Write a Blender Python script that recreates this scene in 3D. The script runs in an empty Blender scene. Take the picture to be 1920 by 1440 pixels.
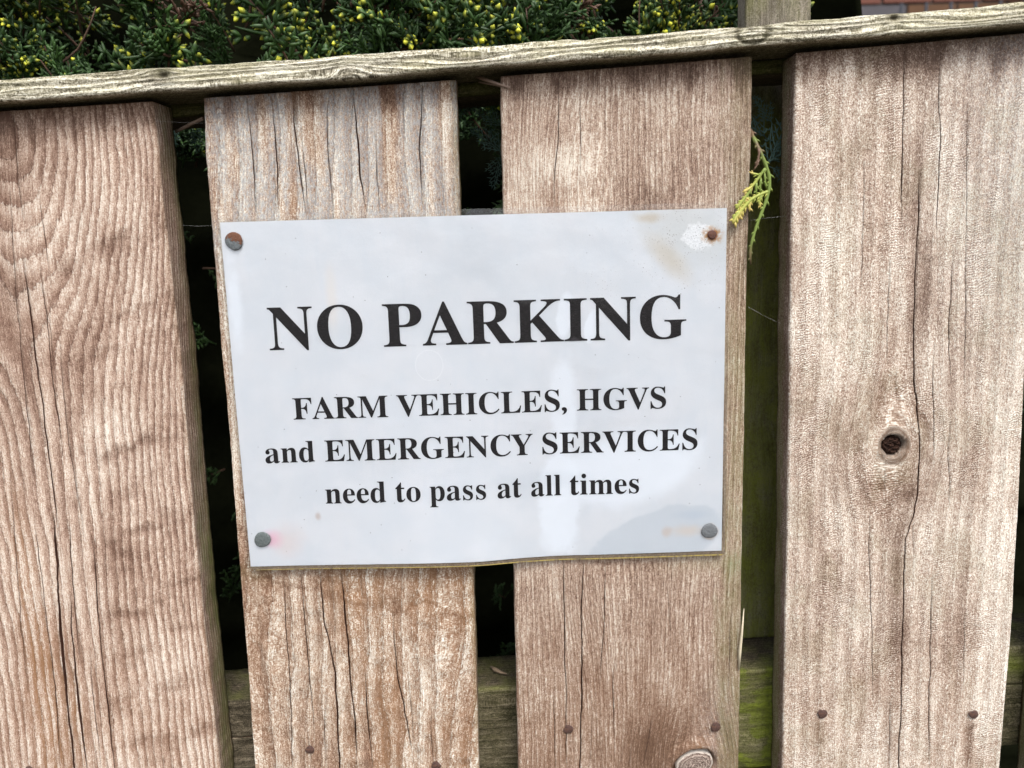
import bpy, math, random, json
import numpy as np
from mathutils import Matrix, Vector

random.seed(7)
np.random.seed(7)
S = bpy.context.scene
COL = S.collection
R_ = math.radians

# ------------------------------------------------------------------ camera
F_PX = 1450.0
CAM = np.array([0.01539327, 0.08003554, 0.46286092])       # across, up, distance in front of the fence
ROT = np.array([[0.9994871616577498, -0.029251067619520232, 0.013030300244179543],
                [0.030967353234409745, 0.9865012807827854, -0.1607987750189012],
                [-0.008150872038653462, 0.16111982515209655, 0.9869011932447783]])
cd = bpy.data.cameras.new('camera')
cam = bpy.data.objects.new('camera', cd)
COL.objects.link(cam)
cd.sensor_width = 36.0
cd.lens = F_PX / 1920.0 * 36.0
cd.clip_start = 0.02
cd.clip_end = 200.0
cd.dof.use_dof = True
cd.dof.focus_distance = 0.475
cd.dof.aperture_fstop = 9.0
_T = np.array([[1, 0, 0], [0, 0, -1], [0, 1, 0]], float)     # fence frame -> world (x, -dist, up)
_Rw = _T @ ROT.T
_pos = _T @ CAM
cam.matrix_world = Matrix([[_Rw[0][0], _Rw[0][1], _Rw[0][2], _pos[0]],
                           [_Rw[1][0], _Rw[1][1], _Rw[1][2], _pos[1]],
                           [_Rw[2][0], _Rw[2][1], _Rw[2][2], _pos[2]], [0, 0, 0, 1]])
S.camera = cam


def at(px, py, y=0.0):
    """photograph pixel -> (x, z) in metres on the upright plane at depth y"""
    d = ROT.T @ np.array([px - 960.0, 720.0 - py, -F_PX])
    t = (-y - CAM[2]) / d[2]
    q = CAM + d * t
    return float(q[0]), float(q[1])


# ------------------------------------------------------------------ light: overcast daylight
SUN_EL = R_(58)          # soft overcast light from in front, a little right
w = bpy.data.worlds.new('World')
S.world = w
w.use_nodes = True
wn = w.node_tree
for n in list(wn.nodes):
    wn.nodes.remove(n)
sky = wn.nodes.new('ShaderNodeTexSky')
sky.sky_type = 'NISHITA'
sky.sun_disc = False
sky.sun_elevation = SUN_EL
sky.sun_rotation = R_(160)
sky.air_density = 1.0
sky.dust_density = 3.0
hs = wn.nodes.new('ShaderNodeHueSaturation')
hs.inputs['Saturation'].default_value = 0.35
bg = wn.nodes.new('ShaderNodeBackground')
bg.inputs['Strength'].default_value = 0.14
wo = wn.nodes.new('ShaderNodeOutputWorld')
wn.links.new(sky.outputs[0], hs.inputs['Color'])
wn.links.new(hs.outputs[0], bg.inputs['Color'])
wn.links.new(bg.outputs[0], wo.inputs['Surface'])
sd = bpy.data.lights.new('sun', 'SUN')
sd.energy = 1.5
sd.angle = R_(24)
sd.color = (1.0, 0.95, 0.88)
sun = bpy.data.objects.new('sun', sd)
COL.objects.link(sun)
_sdir = Vector((math.sin(R_(20)) * math.cos(SUN_EL), -math.cos(R_(20)) * math.cos(SUN_EL), math.sin(SUN_EL)))
sun.rotation_euler = _sdir.to_track_quat('Z', 'Y').to_euler()
S.view_settings.view_transform = 'Standard'
S.view_settings.look = 'None'
S.view_settings.exposure = 1.30
S.view_settings.gamma = 1.0
S.view_settings.use_curve_mapping = False
S.cycles.use_denoising = True
S.cycles.adaptive_threshold = 0.005
S.cycles.max_bounces = 6
S.cycles.transparent_max_bounces = 12


# ------------------------------------------------------------------ tagging helpers
def tag(o, label=None, cat=None, group=None, kind=None):
    if label: o['label'] = label
    if cat: o['category'] = cat
    if group: o['group'] = group
    if kind: o['kind'] = kind
    return o


def empty(name, loc=(0, 0, 0)):
    o = bpy.data.objects.new(name, None)
    o.empty_display_size = 0.02
    o.location = loc
    COL.objects.link(o)
    return o


def link(name, me, mat=None, parent=None):
    o = bpy.data.objects.new(name, me)
    if mat is not None and len(me.materials) == 0:
        me.materials.append(mat)
    COL.objects.link(o)
    if parent is not None:
        o.parent = parent
        root = parent
        off = Vector((0, 0, 0))
        while root is not None:
            off += root.location
            root = root.parent
        o.location = -off                    # meshes are given in world metres
    return o


def mesh_np(name, V, F, attrs=None, smooth=True):
    """V (n,3); F (m,4) or (m,3) arrays or a list of such arrays"""
    me = bpy.data.meshes.new(name)
    V = np.asarray(V, np.float32)
    Fs = F if isinstance(F, list) else [F]
    Fs = [np.asarray(f, np.int32) for f in Fs if len(f)]
    me.vertices.add(len(V))
    me.vertices.foreach_set('co', V.ravel())
    tot = sum(f.size for f in Fs)
    npoly = sum(len(f) for f in Fs)
    me.loops.add(tot)
    me.loops.foreach_set('vertex_index', np.concatenate([f.ravel() for f in Fs]))
    me.polygons.add(npoly)
    sizes = np.concatenate([np.full(len(f), f.shape[1], np.int32) for f in Fs])
    starts = np.concatenate([[0], np.cumsum(sizes)[:-1]]).astype(np.int32)
    me.polygons.foreach_set('loop_start', starts)
    me.polygons.foreach_set('use_smooth', np.full(npoly, smooth))
    me.update(calc_edges=True)
    for k, a in (attrs or {}).items():
        at_ = me.attributes.new(k, 'FLOAT', 'POINT')
        at_.data.foreach_set('value', np.asarray(a, np.float32).ravel())
    return me


# ------------------------------------------------------------------ numpy noise
def vnoise(x, y, seed=0):
    rs = np.random.RandomState(seed)
    G = rs.rand(128, 128)
    x = np.asarray(x, float); y = np.asarray(y, float)
    xi = np.floor(x).astype(int); yi = np.floor(y).astype(int)
    fx = x - xi; fy = y - yi
    fx = fx * fx * fx * (fx * (fx * 6 - 15) + 10); fy = fy * fy * fy * (fy * (fy * 6 - 15) + 10)
    a = G[xi % 128, yi % 128]; b = G[(xi + 1) % 128, yi % 128]
    c = G[xi % 128, (yi + 1) % 128]; d = G[(xi + 1) % 128, (yi + 1) % 128]
    return (a * (1 - fx) + b * fx) * (1 - fy) + (c * (1 - fx) + d * fx) * fy - 0.5


def fbm(x, y, seed=0, o=4):
    s = 0; amp = 1.0
    for k in range(o):
        s = s + amp * vnoise(x * 2 ** k, y * 2 ** k, seed + k * 13)
        amp *= 0.5
    return s


def sm(a, b, x):
    t = np.clip((x - a) / (b - a), 0, 1)
    return t * t * (3 - 2 * t)


# ------------------------------------------------------------------ node expressions
class NT:
    def __init__(self, name):
        self.mat = bpy.data.materials.new(name)
        self.mat.use_nodes = True
        self.t = self.mat.node_tree
        for n in list(self.t.nodes):
            self.t.nodes.remove(n)

    def new(self, kind, **kw):
        n = self.t.nodes.new(kind)
        for k, v in kw.items():
            setattr(n, k, v)
        return n

    def put(self, sock, v):
        if isinstance(v, E):
            self.t.links.new(v.s, sock)
        elif isinstance(v, (tuple, list)):
            v = tuple(v)
            try:
                n_ = len(sock.default_value)
                sock.default_value = (v + (1.0,))[:n_] if len(v) < n_ else v[:n_]
            except TypeError:
                sock.default_value = v[0]
        else:
            try:
                sock.default_value = v
            except (TypeError, ValueError):
                sock.default_value = tuple([v] * len(sock.default_value))

    def math(self, op, *a):
        n = self.new('ShaderNodeMath', operation=op)
        for i, v in enumerate(a):
            self.put(n.inputs[i], v)
        return E(self, n.outputs[0])

    def attr(self, name):
        n = self.new('ShaderNodeAttribute', attribute_name=name)
        return E(self, n.outputs['Fac'])

    def pos(self):
        n = self.new('ShaderNodeTexCoord')
        s = self.new('ShaderNodeSeparateXYZ')
        self.t.links.new(n.outputs['Object'], s.inputs[0])
        return [E(self, s.outputs[i]) * 1000.0 for i in range(3)]       # millimetres

    def vec(self, x, y, z=0.0):
        n = self.new('ShaderNodeCombineXYZ')
        for i, v in enumerate((x, y, z)):
            self.put(n.inputs[i], v)
        return E(self, n.outputs[0])

    def noise(self, v, scale=1.0, detail=3.0, rough=0.5, dist=0.0):
        n = self.new('ShaderNodeTexNoise')
        self.put(n.inputs['Vector'], v)
        n.inputs['Scale'].default_value = scale
        n.inputs['Detail'].default_value = detail
        n.inputs['Roughness'].default_value = rough
        n.inputs['Distortion'].default_value = dist
        return E(self, n.outputs['Fac'])

    def voro(self, v, scale=1.0, feature='F1', rand=1.0):
        n = self.new('ShaderNodeTexVoronoi', feature=feature)
        self.put(n.inputs['Vector'], v)
        n.inputs['Scale'].default_value = scale
        n.inputs['Randomness'].default_value = rand
        return E(self, n.outputs['Distance'])

    def sm(self, a, b, x):
        n = self.new('ShaderNodeMapRange', interpolation_type='SMOOTHSTEP')
        self.put(n.inputs['Value'], x)
        flip = (not isinstance(a, E)) and (not isinstance(b, E)) and a > b
        if flip:
            a, b = b, a
        self.put(n.inputs['From Min'], a)
        self.put(n.inputs['From Max'], b)
        n.inputs['To Min'].default_value = 1.0 if flip else 0.0
        n.inputs['To Max'].default_value = 0.0 if flip else 1.0
        return E(self, n.outputs['Result'])

    def mix(self, f, a, b, mode='MIX'):
        n = self.new('ShaderNodeMix', data_type='RGBA', blend_type=mode)
        n.clamp_factor = True
        self.put(n.inputs[0], f)
        self.put(n.inputs[6], a)
        self.put(n.inputs[7], b)
        return E(self, n.outputs[2])

    def ramp(self, f, stops):
        n = self.new('ShaderNodeValToRGB')
        r = n.color_ramp
        while len(r.elements) < len(stops):
            r.elements.new(0.5)
        for e, (p, c) in zip(r.elements, stops):
            e.position = p
            e.color = tuple(c) + (1,)
        self.put(n.inputs[0], f)
        return E(self, n.outputs[0])

    def bump(self, h, strength=1.0, dist=0.001, normal=None):
        n = self.new('ShaderNodeBump')
        n.inputs['Strength'].default_value = strength
        n.inputs['Distance'].default_value = dist
        self.put(n.inputs['Height'], h)
        if normal is not None:
            self.put(n.inputs['Normal'], normal)
        return E(self, n.outputs[0])

    def bsdf(self, color, rough=0.8, spec=0.3, normal=None, metal=0.0, **kw):
        n = self.new('ShaderNodeBsdfPrincipled')
        self.put(n.inputs['Base Color'], color)
        self.put(n.inputs['Roughness'], rough)
        self.put(n.inputs['Specular IOR Level'], spec)
        self.put(n.inputs['Metallic'], metal)
        if normal is not None:
            self.put(n.inputs['Normal'], normal)
        for k, v in kw.items():
            self.put(n.inputs[k.replace('_', ' ')], v)
        return E(self, n.outputs[0])

    def out(self, s):
        o = self.new('ShaderNodeOutputMaterial')
        self.t.links.new(s.s, o.inputs['Surface'])
        return self.mat


class E:
    def __init__(self, nt, s):
        self.nt, self.s = nt, s
    def __add__(self, o): return self.nt.math('ADD', self, o)
    __radd__ = __add__
    def __mul__(self, o): return self.nt.math('MULTIPLY', self, o)
    __rmul__ = __mul__
    def __sub__(self, o): return self.nt.math('SUBTRACT', self, o)
    def __rsub__(self, o): return self.nt.math('SUBTRACT', o, self)
    def __truediv__(self, o): return self.nt.math('DIVIDE', self, o)
    def fract(self): return self.nt.math('FRACT', self)
    def sin(self): return self.nt.math('SINE', self)
    def clamp(self):
        return self.nt.math('MINIMUM', self.nt.math('MAXIMUM', self, 0.0), 1.0)


def blob(t, x, z, cx, cz, rx, rz, edge=0.3, wob=0.0, wscale=0.1, rot=0.0):
    """soft-edged patch (1 inside), coordinates in mm"""
    dx = x - cx; dz = z - cz
    if rot:
        c, s = math.cos(rot), math.sin(rot)
        dx, dz = dx * c + dz * s, dz * c - dx * s
    dx = dx / rx; dz = dz / rz
    r = t.math('SQRT', dx * dx + dz * dz)
    if wob:
        r = r + (t.noise(t.vec(x, z, cx), wscale, 4, 0.6) - 0.5) * (wob * 2)
    return t.sm(1.0, 1.0 - edge, r)


# ------------------------------------------------------------------ wood materials
def wood(name, dark, mid, light, pale, ring=0.35, fuzz=0.5, fib=0.5, seed=0.0, bias=0.0, hatch=0.0, dirt=(0.055, 0.034, 0.024),
         bump=0.0009, blue=0.0, orange=(0.24, 0.125, 0.06), late=0.55, fuzz_l=0.38, green=(0.10, 0.12, 0.03)):
    t = NT(name)
    u = t.attr('ring'); gw = t.attr('gw'); gl = t.attr('gl')
    stain = t.attr('stain'); grn = t.attr('green'); org = t.attr('orange'); blu = t.attr('blue'); kn = t.attr('knot'); core = t.attr('core')
    sx = gw + seed * 37.0
    fibre = t.noise(t.vec(sx * 1.15, gl * 0.028, seed), 1.0, 5, 0.65)
    fine = t.noise(t.vec(sx * 3.2, gl * 0.16, seed), 1.0, 3, 0.6)
    fz = t.noise(t.vec(sx * 0.80, gl * fuzz_l, seed + 5), 1.0, 6, 0.76, 0.8)
    grit = t.noise(t.vec(sx * 1.7, gl * 1.05, seed + 2), 1.0, 3, 0.6)
    patch = t.noise(t.vec(sx * 0.035, gl * 0.014, seed + 9), 1.0, 4, 0.6)
    patch2 = t.noise(t.vec(sx * 0.11, gl * 0.045, seed + 19), 1.0, 4, 0.65)
    # growth rings: broad pale early wood, narrow dark late wood, edges torn by the fuzz
    ph = (u + (fz - 0.5) * 0.42 + (fibre - 0.5) * 0.40).fract()
    lw = t.sm(late - 0.45, late + 0.1, ph) * t.sm(1.0, 0.93, ph)
    rmod = t.sm(0.30, 0.62, patch2)
    val = 0.5 + bias + (fz - 0.5) * (fuzz * 3.6) + (grit - 0.5) * (fuzz * 3.0) + (fibre - 0.5) * (fib * 2.6) + (fine - 0.5) * (fib * 2.6)
    val = val - lw * (rmod * 0.8 + 0.2) * ring + ring * 0.35 + (patch - 0.5) * 0.9 + (patch2 - 0.5) * 0.5
    hat = None
    if hatch:
        hm = t.sm(0.5, 0.62, t.noise(t.vec(sx * 0.05, gl * 0.02, seed + 31), 1.0, 2, 0.5))
        hat = ((gl - sx * 0.32 + (patch2 - 0.5) * 10.0) * (2 * math.pi / 1.5)).sin() * hm
        val = val + hat * hatch
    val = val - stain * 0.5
    col = t.ramp(val, [(0.0, dark), (0.33, mid), (0.62, light), (1.0, pale)])
    warm = t.mix(t.sm(0.35, 0.7, patch2) * 0.35, col, (0.52, 0.36, 0.29), 'MULTIPLY')
    col = t.mix(0.35, col, warm)
    col = t.mix(org * t.sm(0.85, 0.2, val) * 0.8, col, orange)
    bm = blu * t.sm(0.36, 0.60, t.noise(t.vec(sx * 0.8, gl * 0.30, seed + 3), 1.0, 5, 0.75))
    col = t.mix(bm * 0.72, col, (0.30, 0.325, 0.34))
    spk = t.sm(0.66, 0.74, t.noise(t.vec(sx * 0.9, gl * 0.7, seed + 8), 1.0, 2, 0.5))
    col = t.mix(spk * 0.45, col, dark)
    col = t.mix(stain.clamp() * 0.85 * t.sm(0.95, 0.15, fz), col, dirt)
    gm = (grn * (0.55 + (fz - 0.5) * 1.6 + (patch2 - 0.5) * 1.2)).clamp()
    col = t.mix(gm, col, green)
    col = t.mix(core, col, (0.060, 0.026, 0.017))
    col = t.mix(kn * t.sm(0.3, 0.6, fz), col, (0.022, 0.012, 0.009))
    h = (fz - 0.5) * 0.9 * fuzz + (fibre - 0.5) * 0.8 + (fine - 0.5) * 0.5 * fib - lw * ring * 0.8 + (grit - 0.5) * 0.8 * fuzz
    if hat is not None:
        h = h + hat * hatch * 0.6
    nrm = t.bump(h, 1.0, bump)
    return t.out(t.bsdf(col, 0.85, 0.15, nrm))


M = {}
M['wood_a'] = wood('weathered_wood_corrugated', (0.107, 0.058, 0.041), (0.249, 0.160, 0.119), (0.445, 0.338, 0.269), (0.704, 0.649, 0.573),
                   ring=0.38, fuzz=0.36, fib=0.36, seed=1, bias=0.0, late=0.7)
M['wood_b'] = wood('weathered_wood_mildewed', (0.105, 0.054, 0.036), (0.261, 0.163, 0.111), (0.463, 0.367, 0.282), (0.767, 0.750, 0.684),
                   ring=0.26, fuzz=0.48, fib=0.40, seed=2, bias=0.07, blue=1, late=0.6)
M['wood_c'] = wood('weathered_wood_brown', (0.083, 0.047, 0.033), (0.213, 0.137, 0.101), (0.382, 0.286, 0.220), (0.640, 0.590, 0.511),
                   ring=0.16, fuzz=0.40, fib=0.50, seed=3, bias=0.09)
M['wood_d'] = wood('weathered_wood_bleached', (0.121, 0.072, 0.052), (0.289, 0.205, 0.158), (0.499, 0.414, 0.341), (0.810, 0.789, 0.719),
                   ring=0.11, fuzz=0.56, fib=0.24, seed=4, bias=0.05, hatch=0.16, fuzz_l=0.52)
M['wood_cap'] = wood('weathered_wood_lichen', (0.045, 0.038, 0.026), (0.23, 0.205, 0.15), (0.50, 0.47, 0.38), (0.80, 0.78, 0.68),
                     ring=0.30, fuzz=0.60, fib=0.62, seed=5, bias=0.0, green=(0.44, 0.415, 0.24), dirt=(0.03, 0.03, 0.017), bump=0.0008)
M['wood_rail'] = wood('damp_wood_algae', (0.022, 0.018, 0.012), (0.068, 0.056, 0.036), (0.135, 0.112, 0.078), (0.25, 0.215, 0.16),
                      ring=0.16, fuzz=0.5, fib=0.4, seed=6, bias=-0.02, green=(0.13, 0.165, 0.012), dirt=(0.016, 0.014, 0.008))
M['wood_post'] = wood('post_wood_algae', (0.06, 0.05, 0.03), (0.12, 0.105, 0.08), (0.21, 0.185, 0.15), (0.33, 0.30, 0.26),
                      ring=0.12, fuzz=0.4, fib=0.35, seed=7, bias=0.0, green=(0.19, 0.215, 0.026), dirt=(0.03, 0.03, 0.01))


# ------------------------------------------------------------------ a sawn board as one dense, cracked mesh
def polyline(pts, l):
    pts = sorted(pts, key=lambda p: p[1])
    return np.interp(l, [p[1] for p in pts], [p[0] for p in pts])


def board(name, l_rng, dense, edges, cracks, thick, grain, mask, relief, mat, parent, xf, flip=False, du=1.15, dl=1.3,
          back_shift=(0.0, 0.0), side_mask=None, seed=0):
    """all lengths mm. a = across, l = along. cracks: (points[(a, l)], width, depth)"""
    l = list(np.arange(l_rng[0], dense[0], 25.0)) + list(np.arange(dense[0], dense[1], dl)) + list(np.arange(dense[1], l_rng[1], 25.0)) + [l_rng[1]]
    l = np.unique(np.array(l))
    nl = len(l)
    xl, xr = edges(l)
    xl = xl + fbm(l / 30.0, l * 0 + seed, seed + 1) * 0.45 + fbm(l / 4.0, l * 0, seed + 3) * 0.18
    xr = xr + fbm(l / 30.0, l * 0 + seed, seed + 2) * 0.45 + fbm(l / 4.0, l * 0, seed + 4) * 0.18
    curves = []
    for i, (pts, wd, dp) in enumerate(cracks):
        lo = min(p[1] for p in pts); hi = max(p[1] for p in pts)
        c = polyline(pts, l) + fbm(l / 16.0, l * 0, 50 + seed + i) * 0.7 + fbm(l / 3.5, l * 0, 90 + seed + i) * 0.18
        act = sm(lo - 1, lo + 30, l) * (1 - sm(hi - 30, hi + 1, l))
        act = act * (0.85 + 0.5 * fbm(l / 40.0, l * 0, 70 + seed + i))
        act = np.clip(act, 0, 1.3) * ((l >= lo) & (l <= hi))
        curves.append([c, act * (wd * 0.92 + 0.06), act * (dp * 1.4 + 1)])
    curves.sort(key=lambda k: float(np.mean(k[0])))
    prev = xl + 3.0
    for k in curves:
        k[0] = np.maximum(k[0], prev + k[1] + 0.9)
        prev = k[0]
    nxt = xr - 3.0
    for k in reversed(curves):
        k[0] = np.minimum(k[0], nxt - k[1] - 0.9)
        nxt = k[0]
    cols, dep, inner = [], [], []           # across position, depth, columns down in a crack
    rnd = [0.0, 0.25, 0.8, 1.8]
    drp = [1.5, 0.75, 0.2, 0.0]
    z0 = np.zeros(nl)
    for o_, d_ in zip(rnd, drp):
        cols.append(xl + o_); dep.append(z0 + d_)
    last = xl + 1.8
    for c, wd, dp in curves + [[xr - 1.8, z0, z0]]:
        lip = c - wd / 2 - 0.04
        n = max(1, int(round(float(np.mean(lip - last)) / du)))
        for k in range(1, n):
            cols.append(last + (lip - last) * k / n); dep.append(z0)
        if wd is z0:
            break
        cols += [lip, c - wd * 0.45, c - wd * 0.40, c + wd * 0.40, c + wd * 0.45, c + wd / 2 + 0.04]; inner += [len(cols) - 5, len(cols) - 4, len(cols) - 3, len(cols) - 2]
        dep += [z0 + wd * 0.06, np.minimum(dp, 0.45), dp, dp, np.minimum(dp, 0.45), z0 + wd * 0.06]
        last = c + wd / 2 + 0.04
    for o_, d_ in zip(rnd[::-1], drp[::-1]):
        cols.append(xr - o_); dep.append(z0 + d_)
    A = np.array(cols).T; D = np.array(dep).T
    nf = A.shape[1]
    L = np.repeat(l[:, None], nf, 1)
    u, gw = grain(A, L)
    ms = mask(A, L)
    edge = np.minimum(A - xl[:, None], xr[:, None] - A)
    D = D - relief(A, L, u) * sm(0.0, 2.5, edge)
    # sides and back
    ts = [0.10, 0.22, 0.36, 0.5, 0.64, 0.78, 0.9, 1.0]
    right = [(xr + back_shift[1] * t_ + fbm(l / 12.0, l * 0 + t_ * 3, seed + 7) * 0.5 * (0.3 + t_), z0 + 1.5 + (thick - 1.5) * t_) for t_ in ts]
    left = [(xl + back_shift[0] * t_ + fbm(l / 12.0, l * 0 + t_ * 3, seed + 8) * 0.5 * (0.3 + t_), z0 + 1.5 + (thick - 1.5) * t_) for t_ in ts[::-1]]
    SA = np.array([r[0] for r in right] + [r[0] for r in left]).T
    SD = np.array([r[1] for r in right] + [r[1] for r in left]).T
    ns = SA.shape[1]
    SL = np.repeat(l[:, None], ns, 1)
    sign = np.array([1.0] * len(ts) + [-1.0] * len(ts))[None, :]
    AA = np.concatenate([A, SA], 1); DD = np.concatenate([D, SD], 1); LL = np.concatenate([L, SL], 1)
    gw_s = gw[:, [nf - 1]] * (sign > 0) + gw[:, [0]] * (sign < 0) + sign * SD
    u_s = u[:, [nf - 1]] * (sign > 0) + u[:, [0]] * (sign < 0) + sign * SD / 3.1
    GW = np.concatenate([gw, gw_s], 1); U = np.concatenate([u, u_s], 1)
    at_ = {'ring': U, 'gw': GW, 'gl': LL}
    sm_ = side_mask(SA, SD, SL, sign) if side_mask else {}
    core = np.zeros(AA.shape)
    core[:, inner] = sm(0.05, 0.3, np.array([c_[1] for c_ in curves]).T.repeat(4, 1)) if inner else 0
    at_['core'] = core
    for k in ('stain', 'green', 'orange', 'blue', 'knot'):
        f_ = ms.get(k, np.zeros_like(A)) + np.zeros_like(A)
        s_ = sm_.get(k, np.zeros_like(SA)) + np.zeros_like(SA)
        at_[k] = np.concatenate([f_, s_], 1)
    nc = nf + ns
    idx = np.arange(nl * nc).reshape(nl, nc)
    nx = np.roll(idx, -1, 1)
    Q = np.stack([idx[:-1], nx[:-1], nx[1:], idx[1:]], -1).reshape(-1, 4)
    caps = [idx[0][::-1].reshape(1, -1), idx[-1].reshape(1, -1)]
    V = xf(AA.ravel() / 1000, DD.ravel() / 1000, LL.ravel() / 1000)
    if flip:
        Q = Q[:, ::-1]; caps = [c[:, ::-1] for c in caps]
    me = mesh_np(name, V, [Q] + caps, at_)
    return link(name, me, mat, parent)


def capz(x): return 0.1890 + 0.0451 * x + 0.02 * x * x            # middle line of the capping strip


def upright(a, d, l):
    return np.stack([a, d, np.minimum(l, capz(a) - 0.0078)], 1)      # planks are cut along the slope under the capping


def g2(A, L, a0, l0, sa, sl): return np.exp(-(((A - a0) / sa) ** 2 + ((L - l0) / sl) ** 2))


def mm(px, py, y=0.0):
    x, z = at(px, py, y)
    return x * 1000, z * 1000


def P(*pts): return [mm(*p) for p in pts]


FENCE = tag(empty('wooden_fence', (0.0, 0.0, -1.3)), 'weathered wooden fence of wide upright planks under a thin capping strip', 'fence')

TOP = lambda l: l * 0
def edge_pts(left, right):
    def f(l):
        return polyline(left, l), polyline(right, l)
    return f

def cap_shadow_stain(A, L, amt=1.0, hgt=16.0, seed=0):  # dark band under the capping: weather stain plus overhang shadow painted in
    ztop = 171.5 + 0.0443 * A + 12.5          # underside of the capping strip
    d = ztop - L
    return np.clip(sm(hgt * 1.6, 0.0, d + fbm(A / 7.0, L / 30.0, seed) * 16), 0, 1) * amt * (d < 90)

# --- plank with corrugated grain (left)
def grain_a(A, L):
    wv = fbm(A / 60.0, L / 190.0, 11) * 5.0 + fbm(A / 22.0, L / 110.0, 12) * 0.7
    x = A + wv
    dx = x + 264 + 4 * fbm(L / 60, A / 60, 14); dz = L - 158
    h = 46 * np.tanh(np.abs(dz) / 85.0) + 1.5 * fbm(A / 20, L / 40, 15)
    xe = np.sqrt(dx * dx + h * h)
    u_ = xe / 8.4 + 0.00105 * xe * xe + 0.25 * fbm(A / 7.0, L / 120.0, 13)
    ul = np.sign(dx) * (np.abs(dx) / 9.0 + 0.0009 * dx * dx) + 7.4 + 0.25 * fbm(A / 7.0, L / 120.0, 13)
    m_ = sm(-25, 95, L)
    return u_ * m_ + ul * (1 - m_), x - 0.03 * L + 9 * g2(A, L, -262, 80, 30, 60)
SAW = [(3, 0.9), (36, 0.6), (52, 0.9), (68, 0.5), (100, 1.0), (121, 0.8), (146, 1.0), (160, 0.5), (184, 1.0), (205, 0.7), (232, 0.9), (262, 0.8)]
def saws(A, L):
    t = 92 - L + 0.30 * (A + 230) + 0.0016 * (A + 230) ** 2 + fbm(A / 25, L / 25, 44) * 11 + fbm(A / 6, L / 6, 47) * 3
    s = 0 * A
    for c, a in SAW:
        d = t - c * 1.22
        s = s + a * 0.6 * np.exp(-(d / (2.0 + 1.5 * a)) ** 2) + a * 0.5 * np.exp(-((d - 5) / 6.0) ** 2)
    return s * sm(-262, -228, A + fbm(A / 20, L / 20, 45) * 30) * np.clip(0.45 + 1.3 * fbm(A / 16, L / 8, 46), 0, 1)
def mask_a(A, L):
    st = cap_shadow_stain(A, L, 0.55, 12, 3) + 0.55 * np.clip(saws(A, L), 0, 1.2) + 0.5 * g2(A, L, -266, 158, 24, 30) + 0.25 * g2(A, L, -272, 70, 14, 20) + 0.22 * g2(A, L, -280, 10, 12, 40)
    og = 0.9 * np.clip(g2(A, L, -289, -120, 6, 60) + g2(A, L, -286, -200, 11, 80) + 0.6 * g2(A, L, -268, -205, 5, 40), 0, 1) + 0.25 * sm(-60, -220, L)
    gr = 0.12 * sm(-184, -180.5, A)
    return {'stain': np.clip(st, 0, 1), 'orange': og, 'green': gr}
def relief_a(A, L, u):
    r = 0.11 * np.cos(2 * np.pi * u) * (0.4 + 0.6 * sm(-290, -200, A)) + 0.7 * fbm(A / 30, L / 60, 21) + 0.25 * fbm(A / 5, L / 6, 22)
    return r - 0.35 * np.clip(saws(A, L), 0, 1.2) - 0.6 * g2(A, L, -288, -160, 5, 120)
def side_a(A, D, L, s):
    return {'green': (s > 0) * np.clip(0.25 + sm(100, -230, L) * 0.6 + fbm(L / 20, D / 4, 60) * 0.7 + sm(8, 22, D) * 0.35, 0, 1) * sm(2, 9, D + fbm(L / 9, D / 3, 61) * 6),
            'stain': 0.25 + 0.3 * sm(12, 22, D) + 0.2 * fbm(L / 12, D / 5, 62)}
cracks_a = [
    (P((100, 955), (112, 1060), (107, 1110), (117, 1227), (122, 1277), (130, 1360), (136, 1500)), 1.9, 7),
    (P((33, 480), (50, 600), (63, 720), (83, 870), (98, 950), (104, 1010)), 1.0, 4),
    (P((130, 1110), (143, 1253), (150, 1320), (160, 1427), (163, 1480)), 1.5, 6),
    (P((128, 955), (136, 1050), (141, 1150), (146, 1240)), 0.55, 3),
    (P((173, 1010), (182, 1110), (190, 1243), (203, 1343), (215, 1480)), 0.95, 5),
    (P((63, 960), (75, 1060), (90, 1180), (104, 1300), (112, 1440)), 0.7, 4),
    (P((112, 640), (128, 830), (152, 960), (158, 1010)), 0.5, 3),
    (P((25, 200), (33, 330), (34, 420)), 0.5, 3),
    (P((18, 350), (30, 560), (50, 760), (62, 900)), 0.5, 3),
    (P((68, 500), (86, 600), (92, 740), (106, 860)), 0.55, 3),
    (P((92, 560), (94, 700)), 0.4, 2),
    (P((60, 340), (64, 460), (82, 560)), 0.4, 2),
    (P((168, 1210), (176, 1330), (184, 1440)), 0.5, 3),
    (P((18, 880), (28, 1020), (40, 1180), (52, 1300)), 0.4, 2),
]
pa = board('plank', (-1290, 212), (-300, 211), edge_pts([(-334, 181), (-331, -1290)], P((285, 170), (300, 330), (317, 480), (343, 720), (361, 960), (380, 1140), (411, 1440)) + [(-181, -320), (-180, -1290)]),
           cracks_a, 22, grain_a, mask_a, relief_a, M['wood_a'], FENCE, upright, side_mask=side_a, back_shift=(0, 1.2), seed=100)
tag(pa, 'leftmost plank, corrugated grain with a long wide crack')

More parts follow.
